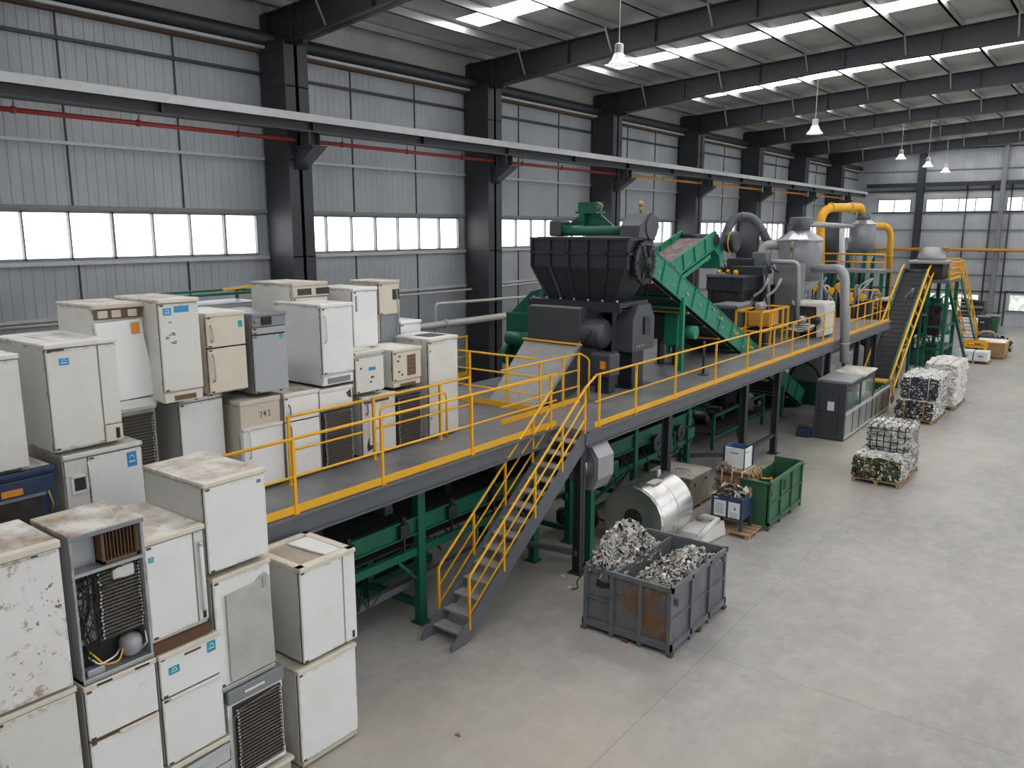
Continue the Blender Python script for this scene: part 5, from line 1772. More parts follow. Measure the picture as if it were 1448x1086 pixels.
# yellow cage and white housing on the deck
P0, P1 = on_x(1084, 430, -9.75), on_x(1121, 430, -9.75)
t = thing('yellow_cage', 'yellow barred cage guard on the walkway in front of the silo', 'cage', (-9.9, P0.y, DZ))
L_ = P1.y - P0.y
b = MB()
for y in (0, L_ * .35, L_ * .8, L_):
    for x in (0, -.9):
        b.bar((x, y, 0), (x, y, 1.25), .06)
for z in (.55, 1.22):
    for x in (0, -.9):
        b.bar((x, 0, z), (x, L_, z), .06)
    b.bar((0, 0, z), (-.9, 0, z), .06).bar((0, L_, z), (-.9, L_, z), .06)
b.build('frame', M['yellow'], t)
MB().box((-.88, L_ * .40, .62), (-.12, L_ * .76, 1.12)).build('panel', M['orangepipe'], t)
MB().box((-.8, L_ * .4, 0), (-.2, L_ * .76, .5), bevel=.05).build('pump_body', M['coil'], t)
P0 = on_x(1163, 425, -9.2)
t = thing('white_housing', 'white cloth-covered machine housing at the end of the long walkway rail', 'machine', (-9.28, 30.95, DZ))
MB().box((-.85, 0, 1.15), (.35, 1.3, 1.32), bevel=.05).build('cover', M['plasticw'], t)
MB().hexa([(.1, .1, 0), (.38, .1, .1), (.38, 1.25, .1), (.1, 1.25, 0), (.05, .0, 1.18), (.36, 0, 1.18), (.36, 1.3, 1.18), (.05, 1.3, 1.18)]).build('side_cloth', M['plasticw'], t)
MB().box((-.8, .1, 0), (.05, 1.2, 1.15)).build('body', M['coil'], t)
for k in range(4):
    MB().lathe([(.1, -.2), (.17, -.15), (.17, .15), (.1, .2)], (-.65 + .24 * k, -.05, .4 + .25 * (k % 2)), n=14, axis='y').build('motor', M[('silver', 'zinc', 'silver', 'charcoal')[k]], t)
b = MB()
for k in range(4):
    b.tube(bend([(-1.2, -.5 + .1 * k, .1), (-.8, -.4 + .1 * k, .35), (-.4, -.3, .2 + .1 * k), (.1, -.2, .5)], .3), .04)
b.build('hose', M['zinc'], t)

# silver machine housings under the far deck
for k, (px, py, Y, w, lab) in enumerate([(1142, 500, 33.0, 1.5, 'silver rounded machine housing under the deck behind the glass cabinet, left one'), (1180, 494, 35.5, 1.3, 'silver rounded machine housing under the deck behind the glass cabinet, right one')]):
    p = on_y(px, py, Y)
    t = thing('machine_housing', lab, 'machine', (p.x, Y, 0), group='silver machine housings under the deck')
    MB().box((-w / 2, 0, .9), (w / 2, 2.4, p.z), bevel=.16).build('body', M['silver'], t)
    MB().box((-w / 2, .1, 0), (w / 2, 2.2, .9)).build('base', M['green'], t)
    MB().box((w / 2 - .01, .5, 1.0), (w / 2 + .02, 1.2, 1.6), bevel=.04).build('hatch', M['pipe'], t)
    MB().tube(bend([(-w / 2, -.1, 1.0), (-.2, -.3, 1.9), (.4, -.2, 1.6), (w / 2, -.1, .9)], .2), .05).build('hose', M['black'], t)
t = thing('tank_rack', 'green frame with dark tanks under the deck behind the inclined conveyor', 'rack', (-13.6, 32.0, 0))
for x in (0, 1.9):
    for y in (0, 2.4):
        MB().box((x - .07, y - .07, 0), (x + .07, y + .07, 2.7)).build('post', M['green'], t)
for z in (.9, 2.0):
    MB().box((0, -.06, z), (1.9, .06, z + .14)).box((0, 2.34, z), (1.9, 2.46, z + .14)).box((1.85, 0, z), (1.95, 2.4, z + .14)).build('cross_bar', M['green'], t)
MB().lathe([(.1, -.7), (.4, -.6), (.4, .6), (.1, .7)], (.9, 1.2, 1.5), n=20, axis='x').build('tank', M['charcoal'], t)
b = MB()
for k in range(8):
    b.tube([(rr.uniform(0, 1.9), -.1, rr.uniform(.3, .9)), (rr.uniform(0, 1.9), -.2, rr.uniform(.9, 1.6)), (rr.uniform(0, 1.9), 0, rr.uniform(1.4, 2.4))], .03, n=5)
b.build('hose', M['black'], t)
# ================================================================ THINGS ON THE FLOOR
def heap(name, x0, x1, y0, y1, zf, n, size, mats, seed, label, cat='scrap', base=None):
    """loose heap of torn sheet pieces; zf gives the height of the heap"""
    r = random.Random(seed)
    b = MB()
    ms = [M[q] for q in mats]
    N = 26
    # core of the heap
    vs = [[b.bm.verts.new((x0 + (x1 - x0) * i / N, y0 + (y1 - y0) * j / N, zf(i / N, j / N) - .05 + .05 * noise.noise(V((i * .9, j * .9, seed))))) for j in range(N + 1)] for i in range(N + 1)]
    k = b._mi(ms[-1])
    for i in range(N):
        for j in range(N):
            b.face([vs[i][j], vs[i + 1][j], vs[i + 1][j + 1], vs[i][j + 1]], k)
    for q in range(n):
        u, v = r.random(), r.random()
        c = V((x0 + (x1 - x0) * u, y0 + (y1 - y0) * v, zf(u, v) + r.uniform(-.03, .05)))
        s = size * r.choice((.4, .6, .8, 1, 1.3, 1.9))
        ax = V((r.gauss(0, 1), r.gauss(0, 1), r.gauss(0, .8))).normalized()
        ay = ax.cross(V((r.gauss(0, 1), r.gauss(0, 1), r.gauss(0, 1)))).normalized()
        az = ax.cross(ay)
        w = r.uniform(.3, .8)
        k = b._mi(ms[min(len(ms) - 1, int(r.random() ** .9 * len(ms)))])
        f = r.uniform(-.5, .5) * s
        p = [c - ax * s - ay * s * w, c - ax * s * .1 - ay * s * w * .8 + az * f, c + ax * s - ay * s * w * .5, c + ax * s * .8 + ay * s * w, c + ay * s * w * .8 + az * f, c - ax * s * .9 + ay * s * w * .7]
        P = [b.bm.verts.new(z) for z in p]
        T_ = [b.bm.verts.new(z + az * .012) for z in p]
        for idx in ((0, 1, 4, 5), (1, 2, 3, 4)):
            b.face([P[m_] for m_ in idx], k)
            b.face([T_[m_] for m_ in idx][::-1], k)
        for m_ in range(6):
            b.face([P[m_], P[(m_ + 1) % 6], T_[(m_ + 1) % 6], T_[m_]], k)
    o = b.build(name, None)
    o['kind'] = 'stuff'
    return tag(o, label, cat)


# ---- grey rusty bin with two bays
BX0, BX1, BY0, BY1, BZ = -7.12, -5.44, 11.55, 13.78, 1.20
t = thing('scrap_bin', 'large grey steel bin with rust-streaked front panels and two bays of scrap', 'bin', (BX0, BY0, 0))
W, L = BX1 - BX0, BY1 - BY0
MB().box((.02, .02, .12), (W - .02, L - .02, .16)).build('floor_plate', M['bin'], t)
xm = .58
for a, c, mt in ((.04, .54, 'bin'), (.58, 1.10, 'binrust'), (1.12, W - .04, 'binrust')):
    MB().box((a, .02, .14), (c, .045, BZ - .02)).build('front_panel', M[mt], t)
MB().box((.02, L - .045, .14), (W - .02, L - .02, BZ - .02)).build('back_panel', M['bin'], t)
MB().box((.02, .02, .14), (.045, L - .02, BZ - .02)).build('side_panel', M['bin'], t)
MB().box((W - .045, .02, .14), (W - .02, L - .02, BZ - .02)).build('side_panel', M['bin'], t)
MB().box((xm - .015, .03, .14), (xm + .015, L - .03, BZ - .02)).build('divider', M['bin'], t)
for x in (.03, .56, 1.11, W - .03):
    for y in (.0, L):
        MB().box((x - .035, y - .035, .0), (x + .035, y + .035, BZ)).build('upright', M['bin'], t)
for y in (.75, 1.5):
    for x in (0, W):
        MB().box((x - .03, y - .035, .0), (x + .03, y + .035, BZ)).build('upright', M['bin'], t)
b = MB()
for z in (.15, BZ - .03):
    h = .06 if z < .5 else .04
    b.box((-.03, -.03, z - h), (W + .03, .03, z + h)).box((-.03, L - .03, z - h), (W + .03, L + .03, z + h)).box((-.03, -.03, z - h), (.03, L + .03, z + h)).box((W - .03, -.03, z - h), (W + .03, L + .03, z + h))
b.box((-.01, -.015, .62), (.56, .02, .65)).box((W - .02, 0, .62), (W + .012, L, .65))
b.build('rim', M['bin'], t)
for x in (0, W / 2, W):
    for y in (0, L / 2, L):
        MB().box((x - .05, y - .05, 0), (x + .05, y + .05, .05)).build('foot', M['rustm'], t)
MB().prism([(.22, .86), (.34, .84), (.5, .88), (.49, .97), (.36, .95), (.24, .99)], 'y', .005, .022).build('handle_hole', M['gap'], t)
MB().box((W + .01, .12, .86), (W + .06, .2, .98)).build('latch', M['bin'], t)
MB().box((W + .01, L - .2, 1.0), (W + .06, L - .1, 1.08)).build('latch', M['bin'], t)
dome = lambda hx, base: (lambda u, v: base + hx * (1 - abs(2 * u - 1) ** 2.4) * (1 - abs(2 * v - .95) ** 2.2))
heap('scrap_metal', BX0 + .06, BX0 + xm - .03 + .0, BY0 + .05, BY1 - .25, lambda u, v: .95 + .80 * (1 - max(0, u - .35) ** 1.4 * 1.7) * (.75 + .25 * min(1, u * 4)) * max(0, math.sin(PI * min(1, .08 + v * .95))) ** .8 * .9, 2600, .06, ['scrapw', 'scrapw', 'scrapg', 'scrapw', 'scrapt', 'scrapd'], 4, 'high heap of torn pale scrap metal in the left bay of the grey bin')
heap('scrap_metal', BX0 + xm + .03, BX1 - .06, BY0 + .06, BY1 - .1, lambda u, v: .80 + .56 * min(1, u * 1.5) ** 1.1 * (1 - max(0, u - .75) * 1.2) * math.sin(PI * min(1, .16 + v * .78)) ** .7, 3400, .048, ['scrapw', 'scrapw', 'scrapg', 'scrapt', 'scrapd'], 8, 'lower heap of mixed shredded scrap in the right bay of the grey bin')

# ---- steel coil
cc = V((-8.45, 15.25, .80))
t = thing('steel_roll', 'big shiny rolled drum of sheet steel lying behind the grey bin', 'roll', (-8.16, 15.2, 0))
R2, LL = .75, 1.45
MB().lathe([(R2, 0), (R2 + .004, .02), (R2, LL * .5), (R2 + .015, LL * .5 + .01), (R2 + .015, LL * .5 + .06), (R2, LL * .5 + .07), (R2, LL)], (0, 0, R2), n=48, axis='y', cap=False).build('shell', M['stainless'], t)
MB().lathe([(.22, -.0), (.72, -.05), (R2, 0)], (0, .0, R2), n=20, axis='y', cap=False, smooth=False).build('end_face', M['stainless'], t)
MB().lathe([(.22, 0), (.2, .1), (.18, .5)], (0, -.01, R2), n=24, axis='y').build('core_hole', M['gap'], t)
MB().lathe([(R2 - .001, LL - .01), (.2, LL)], (0, 0, R2), n=40, axis='y', cap=False).build('end_face', M['stainless'], t)
MB().box((.1, LL * .25, 2 * R2 - .01), (.3, LL * .55, 2 * R2 + .0)).build('lid_patch', M['trim'], t)
for x in (-.35, .35):
    MB().box((x - .06, .1, 0), (x + .06, LL - .1, .14)).build('skid', M['wood'], t)
MB().box((-.03, LL * .8, 2 * R2), (.03, LL * .83, 2 * R2 + .08)).build('lug', M['paper'], t)
# white folded plastic
t = thing('plastic_sheet', 'folded white plastic panel lying on the floor beside the steel drum', 'panel', (-7.40, 16.35, 0), rz=-.1)
MB().hexa([(-.35, 0, .02), (.35, -.1, .02), (.42, 1.05, .02), (-.3, 1.1, .02), (-.33, .05, .22), (.33, -.02, .30), (.38, 1.0, .36), (-.28, 1.05, .25)]).build('body', M['plasticw'], t)
MB().tube([(-.25, .9, .3), (.0, .8, .42), (.3, .85, .40), (.36, .2, .36), (.3, 0, .2)], .07, n=10).build('folded_edge', M['plasticw'], t)

# pallets
def pallet(label, x0, y0, w, l, z=0, h=.13, group='wooden pallets'):
    t = thing('wooden_pallet', label, 'pallet', (x0, y0, z), group=group)
    b = MB()
    n = max(4, int(l / .24))
    for k in range(n):
        y = l * k / n
        b.box((0, y, h - .022), (w, y + l / n * .7, h))
    b.build('deck_boards', M['wood'], t)
    b = MB()
    for x in (.0, w / 2 - .05, w - .1):
        for y in (0, l / 2 - .05, l - .1):
            b.box((x, y, .0), (x + .1, y + .1, h - .045))
        b.box((x, 0, h - .045), (x + .1, l, h - .022))
    b.build('blocks', M['wood'], t)
    return t


pallet('small pallet under the grubby grey crate by the steel drum', -9.42, 18.3, 1.2, 1.3)
t = thing('steel_crate', 'grubby grey-beige steel crate on a pallet beyond the steel drum', 'crate', (-9.4, 18.35, .13))
MB().box((0, 0, 0), (1.15, 1.15, .72), bevel=.015).build('body', M['scrapt'], t)
MB().box((-.02, -.02, .70), (1.17, 1.17, .74)).build('lid', M['dusttop'], t)
MB().tube(bend([(.55, .35, .74), (.55, .35, .82), (.9, .45, .82), (.9, .45, .74)], .04), .015).build('handle', M['chrome'], t)
MB().box((1.15, .2, .45), (1.16, .28, .55)).box((1.15, .85, .5), (1.16, .95, .58)).build('lock_plate', M['coil'], t)

# blue stand
pallet('broken pallet under the navy box stand', -7.38, 17.35, 1.05, .95, h=.11)
t = thing('box_stand', 'navy box on legs with two white sheets, standing on a broken pallet', 'stand', (-7.3, 17.45, .11))
MB().box((.0, 0, .26), (.74, .62, .78), bevel=.01).build('body', M['navy'], t)
for x in (.02, .72):
    for y in (.02, .6):
        MB().box((x - .03, y - .03, 0), (x + .03, y + .03, .79)).build('leg', M['navy'], t)
MB().box((.06, -.008, .30), (.35, 0, .68)).build('sheet', M['paper'], t)
MB().box((.41, -.008, .30), (.69, 0, .68)).build('sheet', M['paper'], t)
b = MB()
for k in range(5):
    b.box((.10, -.010, .58 - .05 * k), (.30 - .02 * (k % 2), -.008, .595 - .05 * k)).box((.45, -.010, .42 - .03 * k), (.64, -.008, .43 - .03 * k))
b.box((.54, -.010, .50), (.6, -.008, .56))
b.build('print', M['inkgrey'], t)
MB().box((.03, -.008, .72), (.16, .0, .75)).build('label', M['paper'], t)
heap('scrap_metal', -7.26, -6.6, 17.5, 18.02, lambda u, v: .92 + .16 * math.sin(PI * u) * math.sin(PI * v), 160, .07, ['black', 'scrapd', 'scrapw', 'card', 'scrapd'], 12, 'small heap of black and white scraps on the navy box stand')
pallet('low pallet under the cardboard bales', -7.66, 18.22, 1.0, 1.1, h=.11)
def bale(name, label, lo, hi, mat, front=None, seed=0, amp=.05, straps=2, strapmat='black', group='bales of pressed scrap', n=16, hs=0, shards=0):
    lo, hi = V(lo), V(hi)
    t = thing(name, label, 'bale', ((lo.x + hi.x) / 2, (lo.y + hi.y) / 2, lo.z), group=group)
    h = (hi - lo) / 2
    b = MB()
    bmesh.ops.create_cube(b.bm, size=2.0)
    bmesh.ops.subdivide_edges(b.bm, edges=b.bm.edges[:], cuts=n, use_grid_fill=True)
    m1, m2 = b._mi(M[mat]), b._mi(M[front or mat])
    for f in b.bm.faces:
        c = f.calc_center_median()
        f.material_index = m2 if c.y < -.99 else m1
    for v in b.bm.verts:
        p = v.co.copy()
        q = V((p.x * h.x, p.y * h.y, p.z * h.z))
        s = noise.noise(q * 4 + V((seed * 3.1, 0, 0))) * amp + noise.noise(q * 11 + V((0, seed * 1.7, 0))) * amp * .8
        d = V((p.x ** 5, p.y ** 5, p.z ** 5))
        q += d * s - V((p.x * abs(p.y * p.z) ** 4, p.y * abs(p.x * p.z) ** 4, p.z * abs(p.x * p.y) ** 4)) * .05
        if p.z < -.99:
            q.z = -h.z + .01
        q.z = max(q.z, -h.z + .01)
        v.co = q + V((0, 0, h.z))
    b.build('body', None, t)
    e = .012
    for k in range(straps):
        x = -h.x + 2 * h.x * (k + .5) / straps
        s = MB().tube([(x, -h.y - e, .02), (x, -h.y - e, 2 * h.z + e), (x, h.y + e, 2 * h.z + e), (x, h.y + e, .02), (x, -h.y - e, .02)], .016, n=5)
        s.build('strap', M[strapmat], t)
    for k in range(hs):
        z = 2 * h.z * (k + .5) / hs
        s = MB().tube([(-h.x - e, -h.y - e, z), (h.x + e, -h.y - e, z), (h.x + e, h.y + e, z), (-h.x - e, h.y + e, z), (-h.x - e, -h.y - e, z)], .014, n=5)
        s.build('strap', M[strapmat], t)
    if shards:
        r = random.Random(seed)
        s = MB()
        for k in range(shards):
            side = r.choice('xxxtf')
            c = V((h.x, r.uniform(-h.y, h.y), r.uniform(.08, 2 * h.z))) if side == 'x' else (V((r.uniform(-h.x, h.x), r.uniform(-h.y, h.y), 2 * h.z)) if side == 't' else V((r.uniform(-h.x, h.x), -h.y, r.uniform(.05, 2 * h.z))))
            a = V((r.gauss(0, 1), r.gauss(0, 1), r.gauss(0, 1))).normalized() * r.uniform(.04, .10)
            bb = V((r.gauss(0, 1), r.gauss(0, 1), r.gauss(0, 1))).normalized() * r.uniform(.03, .07)
            nn = a.cross(bb).normalized() * .008
            mi = s._mi(M[r.choice(('scrapw', 'scrapw', 'scrapw', 'scrapg', 'scrapg', 'scrapt'))]) if side != 'f' or front is None else s._mi(M[r.choice(('scrapd', 'scrapd', 'scrapw'))])
            P = [s.bm.verts.new(c + w_) for w_ in (a, bb, -a, -bb)] + [s.bm.verts.new(c + w_ + nn) for w_ in (a, bb, -a, -bb)]
            for idx in ((0, 1, 2, 3), (7, 6, 5, 4), (0, 4, 5, 1), (1, 5, 6, 2), (2, 6, 7, 3), (3, 7, 4, 0)):
                s.face([P[i] for i in idx], mi)
        o = s.build('loose_scrap', None, t)
        o['kind'] = 'stuff'
    return t


def cardboard(label, x0, y0, z0, w, l, h, seed):
    r = random.Random(seed)
    t = thing('cardboard_bale', label, 'bale', (x0, y0, z0), group='cardboard bales')
    b = MB()
    n = 15
    for k in range(n):
        z = h * k / n
        e = [r.uniform(-.035, .03) for _ in range(4)]
        tw = [r.uniform(-.012, .012) for _ in range(4)]
        q = h / n * .92
        b.hexa([(e[0], e[1], z + max(0, tw[0])), (w + e[2], e[1], z + max(0, tw[1])), (w + e[2], l + e[3], z + max(0, tw[2])), (e[0], l + e[3], z + max(0, tw[3])),
                (e[0], e[1], z + q + tw[0]), (w + e[2], e[1], z + q + tw[1]), (w + e[2], l + e[3], z + q + tw[2]), (e[0], l + e[3], z + q + tw[3])], M['card'] if k % 3 else M['wood'])
    b.build('body', None, t)
    for x in (w * .22, w * .52, w * .82):
        MB().tube([(x, -.04, 0), (x, -.04, h + .01), (x, l + .03, h + .01), (x, l + .03, 0)], .014, n=5).build('strap', M['trim'], t)
    c = MB()
    for k in range(24):
        p = V((w - .01, r.uniform(0, l), r.uniform(.05, h)))
        c.hexa([p, p + V((.01, .08, 0)), p + V((.05, .08, .02)), p + V((.05, 0, .02)), p + V((0, 0, .09)), p + V((.01, .08, .08)), p + V((.02, .08, .09)), p + V((.02, 0, .1))])
    c.build('torn_flaps', M['wood'], t)
    return t


cardboard('lower crumpled cardboard bale behind the navy box stand', -7.62, 18.3, .11, .84, .85, .60, 3)
cardboard('upper crumpled cardboard bale carrying the white open box', -7.62, 18.35, .73, .84, .75, .53, 5)
heap('scrap_metal', -7.6, -7.2, 18.3, 18.75, lambda u, v: 1.24 + .12 * math.sin(PI * u) * math.sin(PI * v), 90, .06, ['scrapt', 'card', 'scrapw', 'scrapd'], 14, 'torn paper scraps on the upper cardboard bale')
t = thing('open_box', 'white open-topped box with a blue inside on top of the cardboard bales', 'box', (-7.5, 18.55, 1.28))
W, L, H = .52, .5, .50
for lo, hi, mt in (((0, 0), (W, .02), 'paper'), ((W - .02, 0), (W, L), 'paper'), ((0, L - .02), (W, L), 'bluein'), ((0, 0), (.02, L), 'bluein')):
    MB().box((lo[0], lo[1], 0), (hi[0], hi[1], H)).build('side', M[mt], t)
MB().box((.02, .02, 0), (W - .02, L - .02, .03)).build('bottom', M['bluein'], t)
MB().box((.02, .021, .03), (W - .02, .03, H - .01)).box((W - .03, .03, .03), (W - .021, L - .03, H - .01)).build('lining', M['bluein'], t)
MB().box((.16, -.005, .36), (.36, .0, .39)).build('print', M['inkgrey'], t)
MB().box((W + .0, .1, .38), (W + .004, .22, .41)).build('print', M['inkgrey'], t)
MB().box((W - .01, L, .0), (W + .03, L + .03, H + .03)).build('corner_bar', M['navy'], t)
MB().box((-.03, -.01, .0), (.0, .03, H)).build('corner_bar', M['navy'], t)

# ---- green bin
t = thing('scrap_bin', 'green steel bin standing right of the navy box stand', 'bin', (-6.92, 18.18, 0))
W, L, H = .70, 2.35, 1.18
MB().box((0, 0, .08), (W, .03, H - .02)).build('front_panel', M['bingreen'], t)
MB().box((0, 0, .08), (.03, L, H - .14)).build('side_panel', M['bingreen'], t)
MB().box((W - .03, 0, .08), (W, L, H - .02)).build('side_panel', M['bingreen'], t)
MB().box((0, L - .03, .08), (W, L, H + .02)).build('back_panel', M['bingreen'], t)
MB().box((0, 0, .08), (W, L, .12)).build('floor_plate', M['bingreen'], t)
for y in (0, L * .33, L * .66, L - .05):
    MB().box((W, y, .0), (W + .05, y + .06, H)).build('rib', M['bingreen'], t)
    MB().box((-.04, y, .0), (0, y + .06, H - .14)).build('rib', M['bingreen'], t)
b = MB().box((-.04, -.03, H - .05), (W + .06, .04, H)).box((W - .02, 0, H - .05), (W + .06, L, H)).box((W, 0, .12), (W + .05, L, .2)).box((W, 0, .6), (W + .035, L, .64)).box((0, -.03, .06), (W, .0, .14))
b.build('rim', M['bingreen'], t)
MB().box((W + .03, .12, .8), (W + .06, .22, .95)).build('latch', M['bin'], t)
MB().box((W + .0, L * .4, .75), (W + .012, L * .5, .98)).build('hole', M['gap'], t)
for k, (y, lab) in enumerate(((.35, 'orange coil of hose lying in the green bin, nearer one'), (1.1, 'orange coil of hose lying in the green bin, further one'))):
    h = thing('hose_coil', lab, 'hose', (-6.92 + .3, 18.18 + y, .12), group='orange hose coils')
    pts = []
    for q in range(40):
        a = q * PI / 5
        pts.append((.17 * math.cos(a), .17 * math.sin(a), .03 + .022 * q))
    MB().tube(pts, .025, n=6).build('hose', M['orange'], h)

# ---- bales in the aisle
pallet('pallet under the green-fronted bale in the aisle', -5.70, 23.48, 1.27, 2.35)
bale('scrap_bale', 'bale with a dark green front, lower one on the nearest aisle pallet', (-5.70, 23.5, .14), (-4.45, 25.7, .76), 'bale_white', 'bale_green', seed=1, amp=.06, straps=2, strapmat='scrapt', shards=520, hs=0)
bale('scrap_bale', 'wire-bound white bale on top of the green-fronted bale', (-5.60, 24.45, .78), (-4.50, 25.75, 1.48), 'bale_white', None, seed=2, amp=.05, straps=6, hs=4, shards=420)
pallet('pallet under the stacked navy bales', -6.50, 32.2, 1.32, 2.7)
bale('scrap_bale', 'dark bale with orange edges, lower one behind the nearest aisle pallet', (-6.50, 32.2, .14), (-5.20, 34.8, .82), 'bale_white', 'bale_dark', seed=3, amp=.06, straps=2, strapmat='orange', shards=260)
bale('scrap_bale', 'navy-fronted bale with white top resting on the dark bale with orange edges', (-6.42, 32.5, .84), (-5.16, 34.9, 1.66), 'bale_white', 'bale_dark', seed=4, amp=.06, straps=2, strapmat='scrapw', shards=300)
pallet('pallet under the tall block of white bales', -6.20, 35.35, 1.2, 2.7)
for k in range(3):
    z = .14 + .56 * k
    bale('scrap_bale', 'clean white bale, %s of the tall block behind the navy bales' % ('lowest', 'middle one', 'topmost')[k], (-6.18, 35.35, z), (-5.0, 38.0, z + .55), 'bale_pale', None, seed=6 + k, amp=.05, straps=2, strapmat='scrapt', group='white bales')

# ---- glass cabinet
bx0, bx1, by0, by1 = -8.12, -7.12, 27.8, 34.2
t = thing('glass_cabinet', 'long grey machine cabinet with glass side panes and a sloping roof', 'cabinet', (bx0, by0, 0))
W, L = bx1 - bx0, by1 - by0
MB().box((0, 0, .02), (W, .12, 1.98), bevel=.015).build('end_panel', M['charcoal2'], t)
MB().box((.42, -.008, 1.02), (.64, 0, 1.32)).build('notice', M['paper'], t)
MB().prism([(.46, 1.36), (.6, 1.36), (.53, 1.47)], 'y', -.008, 0).build('warning_sign', M['bingreen'], t)
MB().box((.14, -.012, .2), (.16, 0, 1.6)).box((.78, -.012, .2), (.80, 0, 1.6)).box((.05, -.01, .95), (.3, 0, .98)).build('seam', M['charcoal'], t)
MB().box((.05, .1, .04), (W - .06, L, .1)).build('base_frame', M['scrapt'], t)
MB().box((0, .1, .04), (.05, L * .62, 1.9)).build('back_panel', M['charcoal2'], t)
Lg = L * .58
for k in range(2):
    a, c = .12 + (Lg - .12) * k / 2, .12 + (Lg - .12) * (k + 1) / 2
    MB().box((W - .03, a + .04, .98), (W - .02, c - .03, 1.78)).build('glass_pane', M['glass'], t)
for k in range(3):
    a, c = .12 + (L - .2) * k / 3, .12 + (L - .2) * (k + 1) / 3
    MB().box((W - .03, a + .04, .12), (W - .02, c - .03, .88)).build('lower_panel', M['scrapt'] if k == 2 else M['zinc'], t)
for y in (.12, .12 + (Lg - .12) / 2, Lg):
    MB().box((W - .06, y - .03, .0), (W, y + .03, 1.9)).build('frame_post', M['charcoal2'], t)
for y in (1.1, 2.9, 4.4, 5.3, L - .05):
    MB().box((W - .05, y - .02, .05), (W - .005, y + .02, .92)).build('frame_post', M['charcoal2'], t)
MB().box((W - .07, .1, .88), (W + .015, L, .97)).box((W - .07, .1, .06), (W + .01, L, .13)).build('rail', M['pipe'], t)
MB().box((W - .06, .1, 1.78), (W + .01, Lg, 1.88)).build('rail', M['charcoal2'], t)
for k in range(2):
    a, c = .25 + (Lg - .2) * k / 2, .2 + (Lg - .1) * (k + 1) / 2
    MB().hexa([(-.04, a, 1.93), (W + .05, a, 1.93), (W + .05, c, 1.95 + .02 * k), (-.04, c, 1.95 + .02 * k), (-.04, a, 2.0), (W + .05, a, 2.0), (W + .05, c, 2.02), (-.04, c, 2.02)]).build('roof_slab', M['dusttop'] if k else M['silver'], t)
MB().box((.1, .5, .98), (W - .3, 2.1, 1.25), bevel=.08).box((.15, 2.3, 1.1), (W - .2, 3.4, 1.7), bevel=.05).build('machinery', M['plasticw'], t)
MB().lathe([(.15, -.6), (.32, -.5), (.32, .5), (.15, .6)], (W - .4, 1.2, 1.18), n=18, axis='y').build('drum', M['green'], t)
MB().box((.1, 3.9, .1), (W - .2, L - .2, .7), bevel=.03).build('machinery', M['scrapt'], t)
b = MB()
for k in range(4):
    MB().tube(bend([(W - .2, 4.2 + .5 * k, .7), (W - .15, 4.3 + .5 * k, 1.05), (W - .2, 4.6 + .5 * k, .75)], .15), .04).build('hose', M['scrapt'], t)
MB().lathe([(.1, -.05), (.22, 0), (.1, .05)], (W + .12, L - .1, .45), n=14, axis='x').build('hand_wheel', M['brass'], t)

# ---- black incline conveyor with yellow rails
A0, A1 = V((-7.95, 37.3, .35)), V((-7.95, 43.9, 5.15))
t = trough('inclined_conveyor', 'black belt conveyor with yellow handrails climbing steeply to the tower', A0, A1, 1.0, .42, 'green', 'belt', legs=((.25, 0), (.55, 0), (.85, 0)), ribs=5, under=True)
d = A1 - A0
up = V((0, -d.z, d.y)).normalized()
for x in (.10, -1.1):
    h = MB()
    P = [V((x, 0, 0)) - up * .3, V((x, 0, 0)) + up * .12 + d * .03, V((x, 0, 0)) + up * .12 + d * .97, V((x, 0, 0)) + up * .12 + d * .97 + V((0, .5, .2))]
    h.tube(bend(P, .2), .05, n=8)
    if x > 0:
        P2 = [p + V((.12, 0, 0)) - up * .42 for p in P]
        h.tube(bend(P2, .2), .05, n=8)
        for k in range(9):
            q = V((x, 0, 0)) + d * (.06 + .11 * k)
            h.tube([q + up * .12, q + V((.12, 0, 0)) - up * .30], .03, n=6)
    h.build('handrail', M['yellow'], t)
b = MB()
for k in range(26):
    q = d * (k + .5) / 26 - up * (.42 * .42 - .05)
    b.bar(q + V((-.05, 0, -.025)), q + V((-.95, 0, -.025)), .03, .012)
b.build('belt_cleat', M['black'], t)
MB().box((-1.1, -.9, -.33), (.15, .1, .28), bevel=.04).build('boot_hopper', M['green'], t)
MB().box((-1.0, -.85, .28), (.1, -.1, .34)).build('boot_rim', M['yellow'], t)

# ---- tower
TX0, TX1, TY0, TY1, TZ = -8.9, -6.95, 43.9, 46.6, 4.62
t = thing('steel_tower', 'green steel tower with a yellow-railed top platform and dome hood', 'tower', (TX0, TY0, 0))
W, L = TX1 - TX0, TY1 - TY0
MB().box((0, 0, TZ - .16), (W, L, TZ)).build('deck_plate', M['deckbeam'], t)
for x in (.06, W * .55, W - .06):
    for y in (.06, L - .06):
        MB().box((x - .08, y - .08, 0), (x + .08, y + .08, TZ - .16)).build('leg', M['green'], t)
MB().bar((W - .05, .1, TZ - .2), (W + .5, L + 1.6, 0), .12).build('brace', M['green'], t)
for z in (1.2, 2.3, 3.4):
    MB().box((0, 0, z), (W, .1, z + .1)).box((W - .1, 0, z), (W, L, z + .1)).build('cross_bar', M['green'], t)
for k in range(3):
    MB().lathe([(.1, -.4), (.38, -.35), (.38, .35), (.1, .4)], (W * .6, 1.2, 1.0 + 1.15 * k), n=16, axis='x').build('drum', M['green'] if k != 1 else M['coil'], t)
rr = random.Random(31)
b = MB()
for k in range(16):
    b.tube([(rr.uniform(0, W), -.1, rr.uniform(.5, 4)), (rr.uniform(0, W), .2, rr.uniform(.5, 4)), (rr.uniform(0, W), .6, rr.uniform(.5, 4))], .03, n=5)
b.build('hose', M['black'], t)
